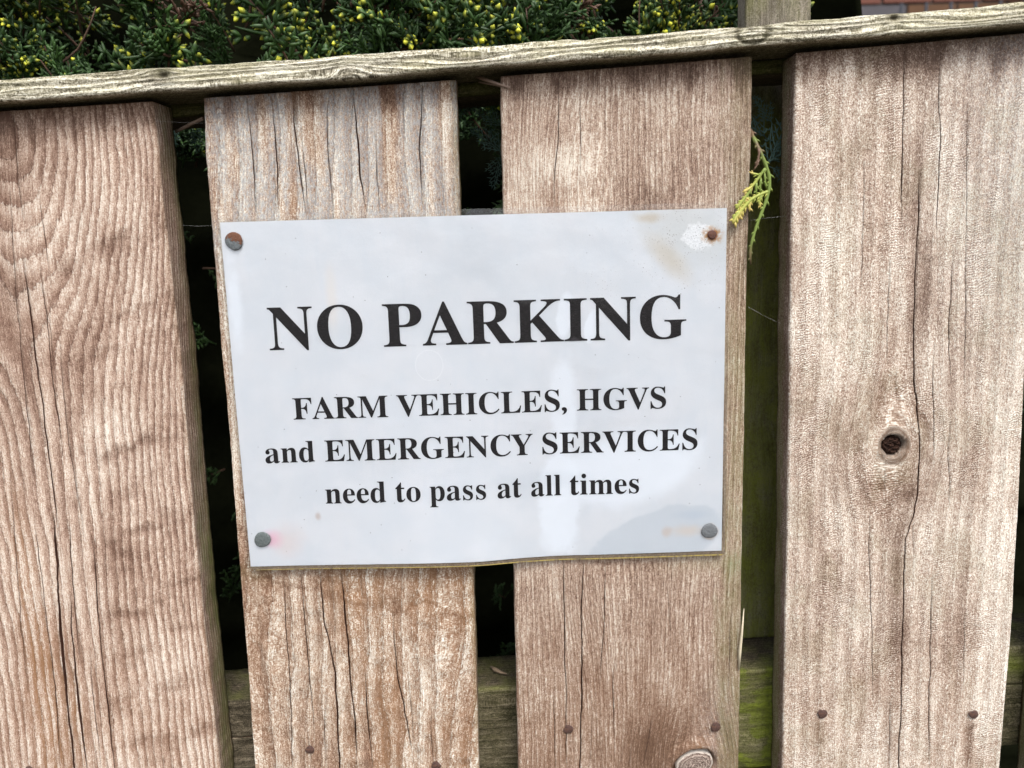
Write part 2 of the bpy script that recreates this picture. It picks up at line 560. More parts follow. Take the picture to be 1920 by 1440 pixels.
# --- plank with mildewed broad bands (under the left half of the sign)
def grain_b(A, L):
    wv = fbm(A / 40.0, L / 150.0, 31) * 9 + fbm(A / 20.0, L / 40.0, 32) * 2.6 * sm(60, -160, L) + fbm(A / 9, L / 30, 33) * 0.8
    x = A + wv - 0.055 * (L + 40)
    return x / 11.0 + 0.2, x
def mask_b(A, L):
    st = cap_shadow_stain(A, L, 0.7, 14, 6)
    st = st + 0.18 * (vnoise(A / 3.1, L / 60.0, 66) + 0.35) * sm(90, 175, L) * 1.3
    st = st + 0.16 * sm(-95, -110, L) + 0.35 * np.exp(-((L + 28 * 4 + 0.2 * A + fbm(A / 20, L / 10, 67) * 16) / 4) ** 2) + 0.3 * np.exp(-((L + 150 + 0.25 * A + fbm(A / 20, L / 10, 68) * 16) / 3) ** 2)
    bl = sm(60, 110, L) * np.clip(0.7 + fbm(A / 8.0, L / 80.0, 69) * 3.0, 0, 1)
    og = np.clip(0.62 * sm(-90, -110, L) * (0.3 + sm(-115, -75, A)) * (0.75 + fbm(A / 14, L / 60, 70)), 0, 1) + 0.45 * sm(60, 90, L) * np.exp(-((A + 103) / 8) ** 2)
    gr = 0.25 * np.exp(-((L + 112) / 6.0) ** 2) * sm(-125, -150, A) + 0.35 * sm(-14, -9, A)
    return {'stain': np.clip(st, 0, 1), 'blue': bl, 'orange': og, 'green': gr}
def relief_b(A, L, u):
    return 0.22 * np.cos(2 * np.pi * u) * (0.6 + sm(0, -130, L)) + 0.6 * fbm(A / 6, L / 9, 35) * (0.5 + sm(0, -130, L)) + 0.7 * fbm(A / 40, L / 80, 36) - 1.2 * sm(-149, -153, A + 0.03 * L)
cracks_b = [
    (P((457, 178), (466, 280), (478, 410)), 0.7, 4), (P((502, 175), (509, 290), (521, 412)), 0.85, 4.5),
    (P((513, 290), (517, 350), (520, 412)), 0.35, 2),
    (P((547, 168), (556, 280), (575, 412)), 1.05, 5), (P((564, 230), (572, 330), (577, 412)), 0.4, 2),
    (P((613, 178), (617, 280), (626, 412)), 0.55, 3), (P((663, 163), (671, 280), (689, 405)), 0.95, 5),
    (P((702, 240), (708, 340), (711, 405)), 0.5, 3), (P((793, 158), (787, 280), (793, 395)), 0.7, 4), (P((757, 160), (755, 250)), 0.3, 2),
    (P((593, 1062), (605, 1150), (628, 1260), (637, 1440), (640, 1500)), 1.2, 5),
    (P((637, 1062), (652, 1200), (665, 1350), (668, 1440)), 1.2, 5),
    (P((532, 1070), (538, 1180), (545, 1300), (548, 1440)), 0.5, 3),
    (P((563, 1068), (574, 1200), (585, 1300), (590, 1400)), 0.6, 3),
    (P((728, 1145), (739, 1250), (765, 1350), (776, 1440)), 0.8, 4),
    (P((681, 1250), (690, 1330), (699, 1440)), 0.8, 4), (P((672, 1065), (676, 1130)), 0.35, 2),
    (P((763, 1260), (772, 1330), (775, 1400)), 0.4, 2), (P((612, 1300), (608, 1370), (610, 1440)), 0.4, 2),
    (P((808, 1330), (810, 1410), (812, 1440)), 0.5, 3), (P((575, 1370), (580, 1400), (584, 1440)), 1.1, 4),
]
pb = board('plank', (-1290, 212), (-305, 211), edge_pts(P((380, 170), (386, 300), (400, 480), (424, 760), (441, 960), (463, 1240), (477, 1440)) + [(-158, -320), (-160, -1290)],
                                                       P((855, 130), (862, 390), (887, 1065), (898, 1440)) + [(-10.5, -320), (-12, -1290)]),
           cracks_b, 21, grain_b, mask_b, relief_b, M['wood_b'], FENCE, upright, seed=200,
           side_mask=lambda A, D, L, s: {'green': np.clip(0.7 * sm(3, 15, D) + 0 * A, 0, 1), 'stain': 0.2 + 0.3 * sm(4, 20, D)})
tag(pb, 'second plank from the left, grey-blue mildew above the sign')

# --- brown fine-grained plank with the big oval knot at the bottom
KC = mm(1300, 1436)
def grain_c(A, L):
    x = A + fbm(A / 50.0, L / 180.0, 41) * 4 + fbm(A / 12, L / 60, 42) * 0.8
    bump_ = 6.5 * g2(A, L, 48, 120, 26, 60) + 4.0 * g2(A, L, 62, -120, 22, 70)
    dx = A - KC[0]; dz = L - KC[1]
    k = np.exp(-((dx / 26) ** 2 + (dz / 38) ** 2))
    x2 = x + np.sign(dx) * 0 - dx * 0.85 * k
    rr = np.sqrt((dx / 1.0) ** 2 + (dz / 0.8) ** 2)
    return x2 / 3.1 + bump_ * 0.6, x2 + bump_ * 1.5
def mask_c(A, L):
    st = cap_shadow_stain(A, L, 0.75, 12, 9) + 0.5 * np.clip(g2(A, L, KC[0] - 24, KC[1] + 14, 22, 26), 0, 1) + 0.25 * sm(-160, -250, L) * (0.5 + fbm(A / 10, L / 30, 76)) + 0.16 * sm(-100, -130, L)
    st = st + 0.25 * np.clip(g2(A, L, 125, 90, 18, 8) + g2(A, L, 105, 112, 10, 7), 0, 1)
    st = st + 0.12 * sm(20, 100, A) * sm(60, 90, L)
    gr = 0.55 * sm(142, 156, A + fbm(A / 6, L / 25, 77) * 10) * (0.6 + 0.4 * sm(60, 20, L)) + 0.35 * np.exp(-((L + 114) / 7.0) ** 2) * sm(90, 140, A)
    og = 0.7 * np.clip(g2(A, L, 52, 88, 12, 22) + 0.8 * g2(A, L, 62, 78, 8, 14) + g2(A, L, KC[0] + 4, KC[1] + 14, 5, 3), 0, 1) + 0.35 * sm(-120, -220, L)
    st = st - 0.5 * np.clip(g2(A, L, 52, 132, 20, 12) + 0.6 * g2(A, L, 38, 110, 5, 40) + g2(A, L, 66, 108, 13, 10), 0, 1)
    bl = 0.3 * np.clip(g2(A, L, KC[0] + 16, KC[1] + 25, 14, 40), 0, 1) + 0.06 * sm(60, 110, L)
    return {'stain': np.clip(st, -0.6, 1), 'green': gr, 'orange': og, 'blue': bl}
def relief_c(A, L, u):
    dx = A - KC[0]; dz = L - KC[1]
    c_, s_ = math.cos(0.55), math.sin(0.55)
    p = dx * c_ + dz * s_; q = dz * c_ - dx * s_
    r = np.sqrt((p / 14.8) ** 2 + (q / 10.9) ** 2)
    hole = (1 - sm(0.93, 1.06, r)) * 7.0
    swell = 1.6 * np.exp(-((r - 1.25) / 0.35) ** 2) * (r > 1)
    return 0.12 * np.cos(2 * np.pi * u) + 0.6 * fbm(A / 25, L / 60, 51) + 0.3 * fbm(A / 4, L / 12, 52) + swell - hole
cracks_c = [
    (P((1050, 138), (1048, 250), (1040, 330), (1038, 395)), 0.55, 4), (P((1088, 160), (1087, 240), (1082, 330)), 0.35, 2),
    (P((1095, 1040), (1090, 1180), (1092, 1300), (1086, 1440), (1085, 1500)), 0.8, 4),
    (P((1056, 1040), (1057, 1180), (1062, 1300), (1060, 1440)), 0.6, 4),
    (P((1134, 1040), (1132, 1180), (1125, 1280)), 0.5, 3), (P((1152, 1240), (1148, 1300), (1142, 1380)), 0.45, 3),
    (P((1222, 1345), (1216, 1380), (1203, 1440)), 0.7, 4), (P((1038, 1290), (1032, 1360), (1030, 1440)), 0.35, 2), (P((1012, 130), (1010, 210)), 0.3, 2),
    (P((1172, 1390), (1160, 1440)), 0.4, 3), (P((1110, 1340), (1106, 1440)), 0.35, 2), (P((1186, 1385), (1178, 1440)), 0.5, 3),
    (P((1250, 1100), (1256, 1190)), 0.3, 2), (P((1142, 640), (1142, 900)), 0.3, 2), (P((1370, 1140), (1368, 1200), (1366, 1290)), 0.4, 2),
]
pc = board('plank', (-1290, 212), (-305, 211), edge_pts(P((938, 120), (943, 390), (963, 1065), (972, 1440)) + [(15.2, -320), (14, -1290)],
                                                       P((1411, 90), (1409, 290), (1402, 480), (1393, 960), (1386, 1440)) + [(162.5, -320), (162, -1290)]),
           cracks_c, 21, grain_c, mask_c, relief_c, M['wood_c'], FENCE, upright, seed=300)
tag(pc, 'third plank from the left, brown with a big oval knot at its foot')

# --- bleached plank with the dark knot hole (right)
KD = mm(1675, 836)
def grain_d(A, L):
    x = A + fbm(A / 50.0, L / 220.0, 81) * 6 + fbm(A / 14, L / 70, 82) * 1.2
    dx = A - KD[0]; dz = L - KD[1]
    k = np.exp(-((dx / 26) ** 2 + (dz / 40) ** 2))
    x2 = x - dx * 0.92 * k
    b = 3.0 * g2(A, L, KD[0] + 12, KD[1] + 26, 16, 18)
    r = np.sqrt(dx ** 2 + (dz * 0.8) ** 2)
    kk = np.exp(-(r / 7.6) ** 6)
    return (x2 / 9.0 + b * 0.35) * (1 - kk) + kk * r / 2.2, x2 * (1 - kk) + kk * r * 2.4
def mask_d(A, L):
    dx = A - KD[0]; dz = L - KD[1]
    r = np.sqrt(dx ** 2 + dz ** 2)
    n1 = fbm(A / 12, L / 12, 83)
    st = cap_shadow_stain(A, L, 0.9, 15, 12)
    st = st + 0.35 * np.exp(-((np.sqrt(dx ** 2 + (dz * 0.62) ** 2) - 19 - n1 * 14) / 5.0) ** 2) * (0.6 + 1.2 * fbm(A / 9, L / 9, 95)) + 0.30 * g2(A, L, KD[0] - 4, KD[1] - 30, 26, 12) * (0.6 + n1)
    st = st + 0.28 * np.clip(g2(A, L, KD[0] + 4, KD[1] - 75, 6, 40) + 0.7 * g2(A, L, 232, 152, 10, 22), 0, 1) + 0.2 * g2(A, L, 264, -175, 8, 18)
    for (nx_, ny_) in ((1541, 1345), (1824, 1345)):
        q = mm(nx_, ny_)
        st = st + 0.7 * np.exp(-((A - q[0]) / 3.6) ** 2) * sm(q[1], q[1] - 6, L) * sm(q[1] - 70, q[1] - 5, L) * (0.75 + n1)
    kn = (1 - sm(5.8, 7.0, r)) + 0.6 * np.exp(-((np.sqrt((dx - 1) ** 2 + (dz - 2.5) ** 2) - 8.0) / 1.3) ** 2) * sm(-4, 5, dz) * (0.7 + n1)
    og = 0.6 * np.exp(-((r - 9.5) / 2.0) ** 2) + 0.3 * g2(A, L, KD[0], KD[1] + 10, 24, 40) + 0.2 * sm(-150, -230, L)
    gr = 0.18 * sm(0.1, 0.4, fbm(A / 18, L / 30, 85)) + 0.25 * g2(A, L, 318, 60, 14, 50)
    st = st + 0.15 * sm(0.05, 0.5, fbm(A / 22, L / 60, 96)) + 0.25 * np.exp(-((A - 262 - fbm(L / 60, A / 40, 97) * 12) / 5) ** 2)
    st = st - 0.35 * np.clip(sm(300, 335, A) + 0.6 * g2(A, L, 215, 60, 16, 60), 0, 1)
    bl = 0.55 * sm(240, 330, A) * sm(-60, 120, L)
    return {'stain': np.clip(st, -0.5, 1), 'knot': np.clip(kn, 0, 1), 'orange': np.clip(og, 0, 1), 'green': np.clip(gr, 0, 1), 'blue': bl}
def relief_d(A, L, u):
    dx = A - KD[0]; dz = L - KD[1]
    r = np.sqrt((dx / 1.02) ** 2 + (dz / 1.0) ** 2) + fbm(A / 4, L / 4, 87) * 0.8
    return 0.25 * np.cos(2 * np.pi * u) + 0.7 * fbm(A / 25, L / 60, 88) + 0.35 * fbm(A / 4, L / 5, 89) + 0.5 * np.exp(-((r - 8.5) / 2.0) ** 2) - 5.5 * (1 - sm(6.0, 7.2, r))
cracks_d = [
    (P((1697, 72), (1694, 200), (1692, 300), (1690, 420)), 0.7, 4),
    (P((1719, 320), (1716, 480), (1712, 620), (1713, 720), (1722, 780), (1727, 850), (1724, 930), (1715, 970), (1697, 1010), (1692, 1200), (1687, 1440), (1686, 1500)), 1.0, 5),
    (P((1756, 75), (1758, 180), (1763, 260), (1757, 380), (1757, 480)), 0.6, 4), (P((1777, 470), (1778, 600), (1782, 720)), 0.6, 3),
    (P((1747, 640), (1748, 740), (1752, 800), (1750, 880)), 0.5, 3), (P((1666, 480), (1665, 590), (1664, 690)), 0.4, 2),
    (P((1811, 200), (1812, 400), (1810, 600), (1808, 720)), 0.35, 2), (P((1680, 690), (1680, 760)), 0.35, 2),
    (P((1628, 960), (1630, 1080), (1636, 1200), (1637, 1330)), 0.4, 3), (P((1746, 1080), (1745, 1200), (1742, 1440)), 0.45, 3),
    (P((1712, 960), (1711, 1040)), 0.4, 2), (P((1620, 300), (1616, 480), (1612, 560)), 0.3, 2), (P((1668, 1310), (1666, 1440)), 0.4, 2),
    (P((1775, 790), (1780, 900), (1778, 960)), 0.3, 2), (P((1808, 1150), (1806, 1300)), 0.25, 2),
    (P((1628, 780), (1624, 860)), 0.3, 2), (P((1655, 870), (1652, 930)), 0.3, 2),
]
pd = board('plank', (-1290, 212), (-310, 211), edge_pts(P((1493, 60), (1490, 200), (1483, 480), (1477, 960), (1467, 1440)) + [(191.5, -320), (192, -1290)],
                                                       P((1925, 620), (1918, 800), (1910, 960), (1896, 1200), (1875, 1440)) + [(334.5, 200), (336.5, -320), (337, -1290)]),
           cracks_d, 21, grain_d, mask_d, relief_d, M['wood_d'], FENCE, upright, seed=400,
           side_mask=lambda A, D, L, s: {'green': np.clip((sm(6, 13, D + fbm(L / 10, D / 4, 91) * 7) * (0.75 + 0.25 * sm(60, -100, L))) + 0 * A, 0, 1),
                                         'stain': 0.55 - 0.25 * sm(8, 14, D)})
tag(pd, 'wide pinkish plank with a dark knot hole and a long hairline crack')

# --- neighbours mostly out of the frame
def grain_n(A, L):
    x = A + fbm(A / 50.0, L / 180.0, 141) * 5
    return x / 6.0, x
pe = board('plank', (-1290, 205), (-290, -120), edge_pts([(363.5, 205), (363.0, -180), (365, -1290)], [(510, 205), (510, -1290)]), [], 22, grain_n,
           lambda A, L: {'green': 0.9 * sm(372, 364, A), 'stain': 0.2}, lambda A, L, u: 0.4 * fbm(A / 20, L / 40, 5), M['wood_d'], FENCE, upright, du=3,
           side_mask=lambda A, D, L, s: {'green': 1.0 + 0 * A, 'stain': 0.3}, seed=500)
tag(pe, 'plank at the right edge, its near side covered in green moss')
pf = board('plank', (-1290, 174), (-290, -280), edge_pts([(-505, 174), (-505, -1290)], [(-358, 174), (-358, -1290)]), [], 22, grain_n,
           lambda A, L: {'stain': 0.2}, lambda A, L, u: 0.4 * fbm(A / 20, L / 40, 6), M['wood_a'], FENCE, upright, du=3, seed=520)

# ------------------------------------------------------------------ rails and post behind the planks
def slope(z_of_x, y0):
    def f(a, d, l):            # a = across (height, mm/1000), l = along (x)
        return np.stack([l, y0 + d, a + z_of_x(l)], 1)
    return f
def grain_r(A, L):
    x = A + fbm(A / 20.0, L / 90.0, 151) * 7
    return x / 5.5, x
def mask_r(A, L):
    n = fbm(L / 14, A / 9, 155)
    g = 0.12 + 0.75 * g2(L, A, 352, 24, 22, 10) + 1.0 * sm(150, 178, L) * sm(230, 200, L) * (0.35 + 0.65 * sm(0.05, 0.2, n + 0.35 * sm(165, 200, L))) + 0.5 * np.exp(-((A - 37) / 3.0) ** 2) * sm(40, -20, abs(L))
    g = g - 0.25 * sm(-100, -150, L)
    return {'green': np.clip(g, 0, 1), 'stain': np.clip(0.15 + 0.5 * np.exp(-((A + 36) / 7) ** 2) + n * 0.4 + 0.6 * np.exp(-((L - 189) / 3.0) ** 2), 0, 1)}
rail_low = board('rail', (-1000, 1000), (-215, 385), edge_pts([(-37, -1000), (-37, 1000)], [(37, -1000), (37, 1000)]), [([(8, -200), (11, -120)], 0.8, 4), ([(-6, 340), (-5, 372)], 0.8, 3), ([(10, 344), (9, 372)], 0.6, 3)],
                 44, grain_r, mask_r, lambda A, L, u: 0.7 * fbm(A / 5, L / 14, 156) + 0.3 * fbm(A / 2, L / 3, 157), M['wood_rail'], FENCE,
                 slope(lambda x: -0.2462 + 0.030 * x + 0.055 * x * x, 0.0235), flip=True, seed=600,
                 side_mask=lambda A, D, L, s: {'green': np.clip(0.2 + fbm(L / 12, D / 8, 158) + 0 * A, 0, 1) * 0.7, 'stain': 0.25 + 0.3 * sm(30, 44, D)})
tag(rail_low, 'lower cross rail with green algae on its face')
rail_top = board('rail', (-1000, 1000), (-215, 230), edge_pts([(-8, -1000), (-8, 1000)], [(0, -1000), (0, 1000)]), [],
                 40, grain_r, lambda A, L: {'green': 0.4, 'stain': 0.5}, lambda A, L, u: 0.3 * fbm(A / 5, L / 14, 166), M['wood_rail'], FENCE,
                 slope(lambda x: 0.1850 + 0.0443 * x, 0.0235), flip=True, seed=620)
tag(rail_top, 'upper cross rail in shade under the capping strip')
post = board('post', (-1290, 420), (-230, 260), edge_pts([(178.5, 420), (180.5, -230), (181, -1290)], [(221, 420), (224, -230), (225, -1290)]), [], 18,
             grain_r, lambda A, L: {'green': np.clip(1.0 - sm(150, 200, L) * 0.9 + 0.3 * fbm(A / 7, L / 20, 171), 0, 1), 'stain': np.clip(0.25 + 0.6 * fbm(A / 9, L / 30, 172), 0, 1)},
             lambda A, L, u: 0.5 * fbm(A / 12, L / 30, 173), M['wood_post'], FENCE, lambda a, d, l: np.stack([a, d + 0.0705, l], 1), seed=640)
tag(post, 'square post rising behind the capping strip')

# ------------------------------------------------------------------ capping strip
CK = [(mm(305, 140, -0.012), 5.0, 'dent'), (mm(658, 149, -0.012), 4.0, 'pale'), (mm(1412, 62, -0.012), 8.5, 'star'), (mm(1678, 32, -0.012), 4.0, 'dent')]
def grain_cap(A, L):
    w_ = fbm(L / 110.0, A / 9.0, 181) * 5.0 + fbm(L / 40, A / 6.0, 182) * 1.5
    x = A + w_
    for (c, r, k) in CK:
        ca = c[1] - capz(c[0] / 1000) * 1000
        e = np.exp(-(((L - c[0]) / (r * 2.4)) ** 2))
        x = x + (A - ca) * 0.0 + np.sign(A - ca) * -1.0 * e * 2.2 * np.exp(-((A - ca) / 6.0) ** 2) - 2.0 * e
    return x / 3.2, x
def mask_cap(A, L):
    n = fbm(L / 25, A / 5, 185)
    st = 0.35 * np.clip(sm(3.5, 6.5, A) * (0.5 + n * 1.5), 0, 1) + 0.25 * sm(0.1, 0.5, fbm(L / 35, A / 3, 186))
    kn = 0 * A
    pale = 0 * A
    for (c, r, k) in CK:
        ca = c[1] - capz(c[0] / 1000) * 1000
        d = np.sqrt(((L - c[0]) / (r * 0.95)) ** 2 + ((A - ca) / (r * 0.55)) ** 2)
        if k == 'dent':
            st = st + 0.9 * np.exp(-(d / 0.9) ** 2); kn = kn + 0.9 * np.exp(-(d / 0.6) ** 2) + 0.5 * np.exp(-((d - 1.3) / 0.15) ** 2)
        elif k == 'star':
            th = np.arctan2(A - ca, L - c[0])
            st = st + 0.6 * np.exp(-((d - 1.15) / 0.22) ** 2) + 0.30 * (d < 1.05) + 0.5 * (d < 1) * (np.cos(th * 5 + 1.0) > 0.75)
            kn = kn + 0.5 * np.exp(-((d - 1.1) / 0.16) ** 2) + 0.9 * np.exp(-(((L - c[0] + 1.5) / 2.0) ** 2 + ((A - ca - 2.4) / 1.1) ** 2))
        else:
            st = st - 0.6 * (d < 1) + 0.8 * np.exp(-((d - 1.2) / 0.2) ** 2); kn = kn + 0.8 * np.exp(-((d - 1.25) / 0.15) ** 2)
    gr = np.clip(0.55 + n * 1.1 + 0.5 * sm(150, 300, L) + 0.25 * sm(-60, 40, L) * sm(200, 100, L), 0, 1) * sm(-6.5, 0.0, A + n * 4) * 0.5
    return {'stain': np.clip(st, 0, 1), 'green': gr, 'knot': np.clip(kn, 0, 1)}
def relief_cap(A, L, u):
    r = 0.25 * np.cos(2 * np.pi * u) + 0.5 * fbm(L / 30, A / 5, 187) + 0.15 * fbm(L / 3, A / 2, 188)
    for (c, rr, k) in CK:
        ca = c[1] - capz(c[0] / 1000) * 1000
        d = np.sqrt(((L - c[0]) / (rr * 0.95)) ** 2 + ((A - ca) / (rr * 0.55)) ** 2)
        if k == 'dent': r = r - 2.2 * np.exp(-(d / 0.75) ** 2) + 0.6 * np.exp(-((d - 1.6) / 0.4) ** 2)
        elif k == 'star': r = r + 0.9 * np.exp(-(d / 1.2) ** 2) - 1.0 * np.exp(-((d - 1.15) / 0.15) ** 2)
        else: r = r + 1.2 * (1 - sm(0.8, 1.1, d))
    return r
def cap_edges(l):
    n = fbm(l / 60.0, l * 0, 190)
    t_ = sm(-250, 100, l)
    return -5.4 + t_ * 0.6 + n * 0.8, 6.9 - t_ * 0.7 + fbm(l / 45.0, l * 0, 191) * 1.4 + 0.7 * np.exp(-((l - 190) / 25.0) ** 2) - 0.8 * np.exp(-((l - 65) / 6.0) ** 2)
capo = board('capping_strip', (-1000, 1000), (-275, 330), cap_edges, [], 76, grain_cap, mask_cap, relief_cap, M['wood_cap'], FENCE,
             slope(capz, -0.0120), flip=True, du=0.6, dl=0.9, seed=700,
             side_mask=lambda A, D, L, s: {'green': 0.2 + 0 * A, 'stain': np.where(s < 0, 0.75, 0.3)})
tag(capo, 'thin lichen-stained capping strip along the top of the planks')


# ------------------------------------------------------------------ the laminated notice
SIGN = tag(empty('notice', (0.0, -0.0025, 0.0)), 'laminated white paper notice reading NO PARKING, nailed across the two middle planks', 'sign')


def sheet_y(x, z):
    """surface of the cockled sheet, metres in front of the planks (negative y)"""
    x = np.asarray(x, float); z = np.asarray(z, float)
    low = np.clip((0.03 - z) / 0.135, 0, 1) ** 1.6
    b = 0.0052 * low * np.exp(-np.where(x < -0.012, ((x + 0.012) / 0.085) ** 2, ((x + 0.012) / 0.030) ** 2))
    c = 0.0012 * np.exp(-((x - 0.045) / 0.02) ** 2) * np.clip((0.07 - z) / 0.1, 0, 1)
    d = 0.0010 * np.sin(x * 38 + 1.0) * np.clip(1 - np.abs(z) / 0.11, 0, 1) + 0.0009 * np.exp(-((z - 0.1) / 0.03) ** 2) * np.exp(-((x + 0.0) / 0.03) ** 2)
    w_ = 0.00018 * (fbm(x * 60, z * 60, 300))
    return -(0.0028 + b - c * 0.6 + np.abs(d) * 0.7 + w_)


def sheet(name, poly_fn, nx, nz, y_off, thick, mat, parent, attrs=None):
    xs = np.linspace(0, 1, nx); zs = np.linspace(0, 1, nz)
    X, Z = np.meshgrid(xs, zs)
    PX, PZ = poly_fn(X, Z)
    Y = sheet_y(PX, PZ) + y_off
    n = nx * nz
    V = np.concatenate([np.stack([PX, Y, PZ], -1).reshape(-1, 3), np.stack([PX, Y + thick, PZ], -1).reshape(-1, 3)])
    idx = np.arange(n).reshape(nz, nx)
    Q = np.stack([idx[:-1, :-1], idx[:-1, 1:], idx[1:, 1:], idx[1:, :-1]], -1).reshape(-1, 4)
    B = Q[:, ::-1] + n
    rim = list(idx[0]) + list(idx[1:, -1]) + list(idx[-1, :-1][::-1]) + list(idx[1:-1, 0][::-1])
    rim = np.array(rim); r2 = np.roll(rim, -1)
    m_ = len(rim)                            # the cut edge has corners of its own, so it stays crisp
    V = np.concatenate([V, V[rim], V[rim + n]])
    k_ = np.arange(m_); k2 = np.roll(k_, -1)
    Rm = np.stack([2 * n + k_, 2 * n + m_ + k_, 2 * n + m_ + k2, 2 * n + k2], -1)
    me = mesh_np(name, V, [Q, B, Rm])
    sf = np.ones(len(me.polygons), bool); sf[len(Q) * 2:] = False
    me.polygons.foreach_set('use_smooth', sf)
    return link(name, me, mat, parent)


def quad_fn(tl, tr, br, bl, round_=0.0):
    def f(X, Z):
        px = (bl[0] * (1 - X) + br[0] * X) * (1 - Z) + (tl[0] * (1 - X) + tr[0] * X) * Z
        pz = (bl[1] * (1 - X) + br[1] * X) * (1 - Z) + (tl[1] * (1 - X) + tr[1] * X) * Z
        if round_:
            # rounded corners
            w_ = 0.30; h_ = 0.215
            ex = np.minimum(X, 1 - X) * w_; ez = np.minimum(Z, 1 - Z) * h_
            inn = (ex < round_) & (ez < round_)
            dx = round_ - ex; dz = round_ - ez
            m_ = np.maximum(dx, dz); rr = np.sqrt(dx ** 2 + dz ** 2) + 1e-9
            k = m_ / rr
            sx = np.where(X < 0.5, 1, -1); sz = np.where(Z < 0.5, 1, -1)
            px = px + np.where(inn, (dx - dx * k) * sx, 0)
            pz = pz + np.where(inn, (dz - dz * k) * sz, 0)
        return px, pz
    return f


# paper with its stains (flat marks of the sheet itself)
t = NT('damp_stained_paper')
x, y, z = t.pos()
nz1 = t.noise(t.vec(x, z), 0.03, 4, 0.6)
nz2 = t.noise(t.vec(x, z), 0.9, 3, 0.7)
grain_ = t.noise(t.vec(x, z), 2.4, 2, 0.6)
col = t.mix(t.sm(0.35, 0.65, nz1), (0.685, 0.715, 0.755), (0.725, 0.742, 0.775))
streak = t.noise(t.vec(x * 0.16, z * 0.02), 1.0, 4, 0.65)
col = t.mix(t.sm(0.5, 0.75, streak) * 0.35, col, (0.66, 0.70, 0.75))
col = t.mix((grain_ - 0.35).clamp() * 0.25, col, (0.62, 0.65, 0.69))


def pmm(px, py): return mm(px, py, -0.003)


def paper_blob(col, px, py, rpx, rpz, color, amt, edge=0.5, wob=0.3, wscale=0.08, rot=0.0):
    c = pmm(px, py)
    b = blob(t, x, z, c[0], c[1], rpx * 0.32, rpz * 0.32, edge, wob, wscale, rot)
    return t.mix(b * amt, col, color), b


WET = (0.80, 0.835, 0.885)
GREY = (0.575, 0.62, 0.67)
# water marks right of the middle
col, _ = paper_blob(col, 1060, 590, 18, 52, WET, 0.7, 0.35, 0.3, 0.12, -0.15)
col, _ = paper_blob(col, 1110, 610, 15, 36, WET, 0.8, 0.25, 0.25, 0.15, -0.25)
col, _ = paper_blob(col, 1055, 760, 34, 120, WET, 0.7, 0.5, 0.4, 0.08)
col, _ = paper_blob(col, 1050, 940, 46, 130, WET, 0.8, 0.3, 0.38, 0.09)
col, b1 = paper_blob(col, 1180, 880, 175, 85, WET, 0.8, 0.35, 0.25, 0.05, 0.25)
col, b2 = paper_blob(col, 1235, 1010, 138, 62, GREY, 0.65, 0.14, 0.22, 0.06, 0.28)
col, _ = paper_blob(col, 1040, 1010, 35, 40, WET, 0.5, 0.3, 0.2, 0.08)
col, _ = paper_blob(col, 900, 470, 70, 90, GREY, 0.22, 0.9, 0.3, 0.03)
col, _ = paper_blob(col, 1010, 900, 160, 24, GREY, 0.25, 0.8, 0.4, 0.05)
col, _ = paper_blob(col, 440, 560, 20, 110, WET, 0.75, 0.7, 0.5, 0.08)
# faint ring of a dried drop
c = pmm(805, 685)
rr = blob(t, x, z, c[0], c[1], 8.6, 9.6, 0.05, 0.08, 0.2) - blob(t, x, z, c[0], c[1], 8.2, 9.2, 0.05, 0.08, 0.2)
col = t.mix(rr.clamp() * 0.3, col, (0.93, 0.94, 0.96))
# dirt at the top right corner, mildew specks
c = pmm(1290, 430)
dirt = blob(t, x, z, c[0], c[1], 42, 30, 0.8, 0.35, 0.04, -0.6)
diag = blob(t, x, z, pmm(1255, 485)[0], pmm(1255, 485)[1], 10, 30, 0.9, 0.3, 0.05, 0.75)
col = t.mix((dirt * 0.35).clamp(), col, (0.56, 0.56, 0.52))
col = t.mix(diag * 0.5, col, (0.58, 0.51, 0.40))
col, _ = paper_blob(col, 1215, 408, 42, 14, (0.55, 0.47, 0.36), 0.6, 0.9, 0.5, 0.1)
sp = t.sm(0.22, 0.14, t.voro(t.vec(x, z), 0.85))
spm = t.sm(0.46, 0.60, t.noise(t.vec(x, z), 0.12, 3, 0.6))
col = t.mix(sp * spm * dirt * 0.85, col, (0.17, 0.14, 0.13))
wide = blob(t, x, z, c[0] - 8, c[1] - 16, 85, 52, 0.8, 0.3, 0.04)
sp2 = t.sm(0.17, 0.10, t.voro(t.vec(x, z), 0.62))
col = t.mix(sp2 * wide * t.sm(0.42, 0.55, nz1) * 0.6, col, (0.25, 0.22, 0.21))
sp3 = t.sm(0.045, 0.03, t.voro(t.vec(x + 40.0, z), 0.13))
col = t.mix(sp3 * 0.7, col, (0.10, 0.09, 0.09))
# white delaminated patch and rust round the top right nail
c = pmm(1311, 443)
col = t.mix(blob(t, x, z, c[0], c[1], 11.5, 8.6, 0.25, 0.42, 0.22) * (0.35 + 0.5 * t.sm(0.4, 0.6, nz2)), col, (0.90, 0.91, 0.93))
col = t.mix(sp * t.sm(0.40, 0.50, t.noise(t.vec(x, z), 0.3, 2, 0.6)) * blob(t, x, z, c[0] - 2, c[1] - 1, 10, 8, 0.2) * 0.9, col, (0.10, 0.09, 0.10))
c = pmm(1336, 441)
ru = t.noise(t.vec(x, z), 0.42, 4, 0.7)
rust = blob(t, x, z, c[0], c[1], 8.5, 6.8, 0.75, 0.42, 0.3)
col = t.mix((rust * t.sm(0.38, 0.58, ru) * 1.1).clamp(), col, (0.50, 0.28, 0.10))
col = t.mix(blob(t, x, z, c[0], c[1], 4.0, 4.0, 0.45, 0.15, 0.4), col, (0.30, 0.105, 0.035))
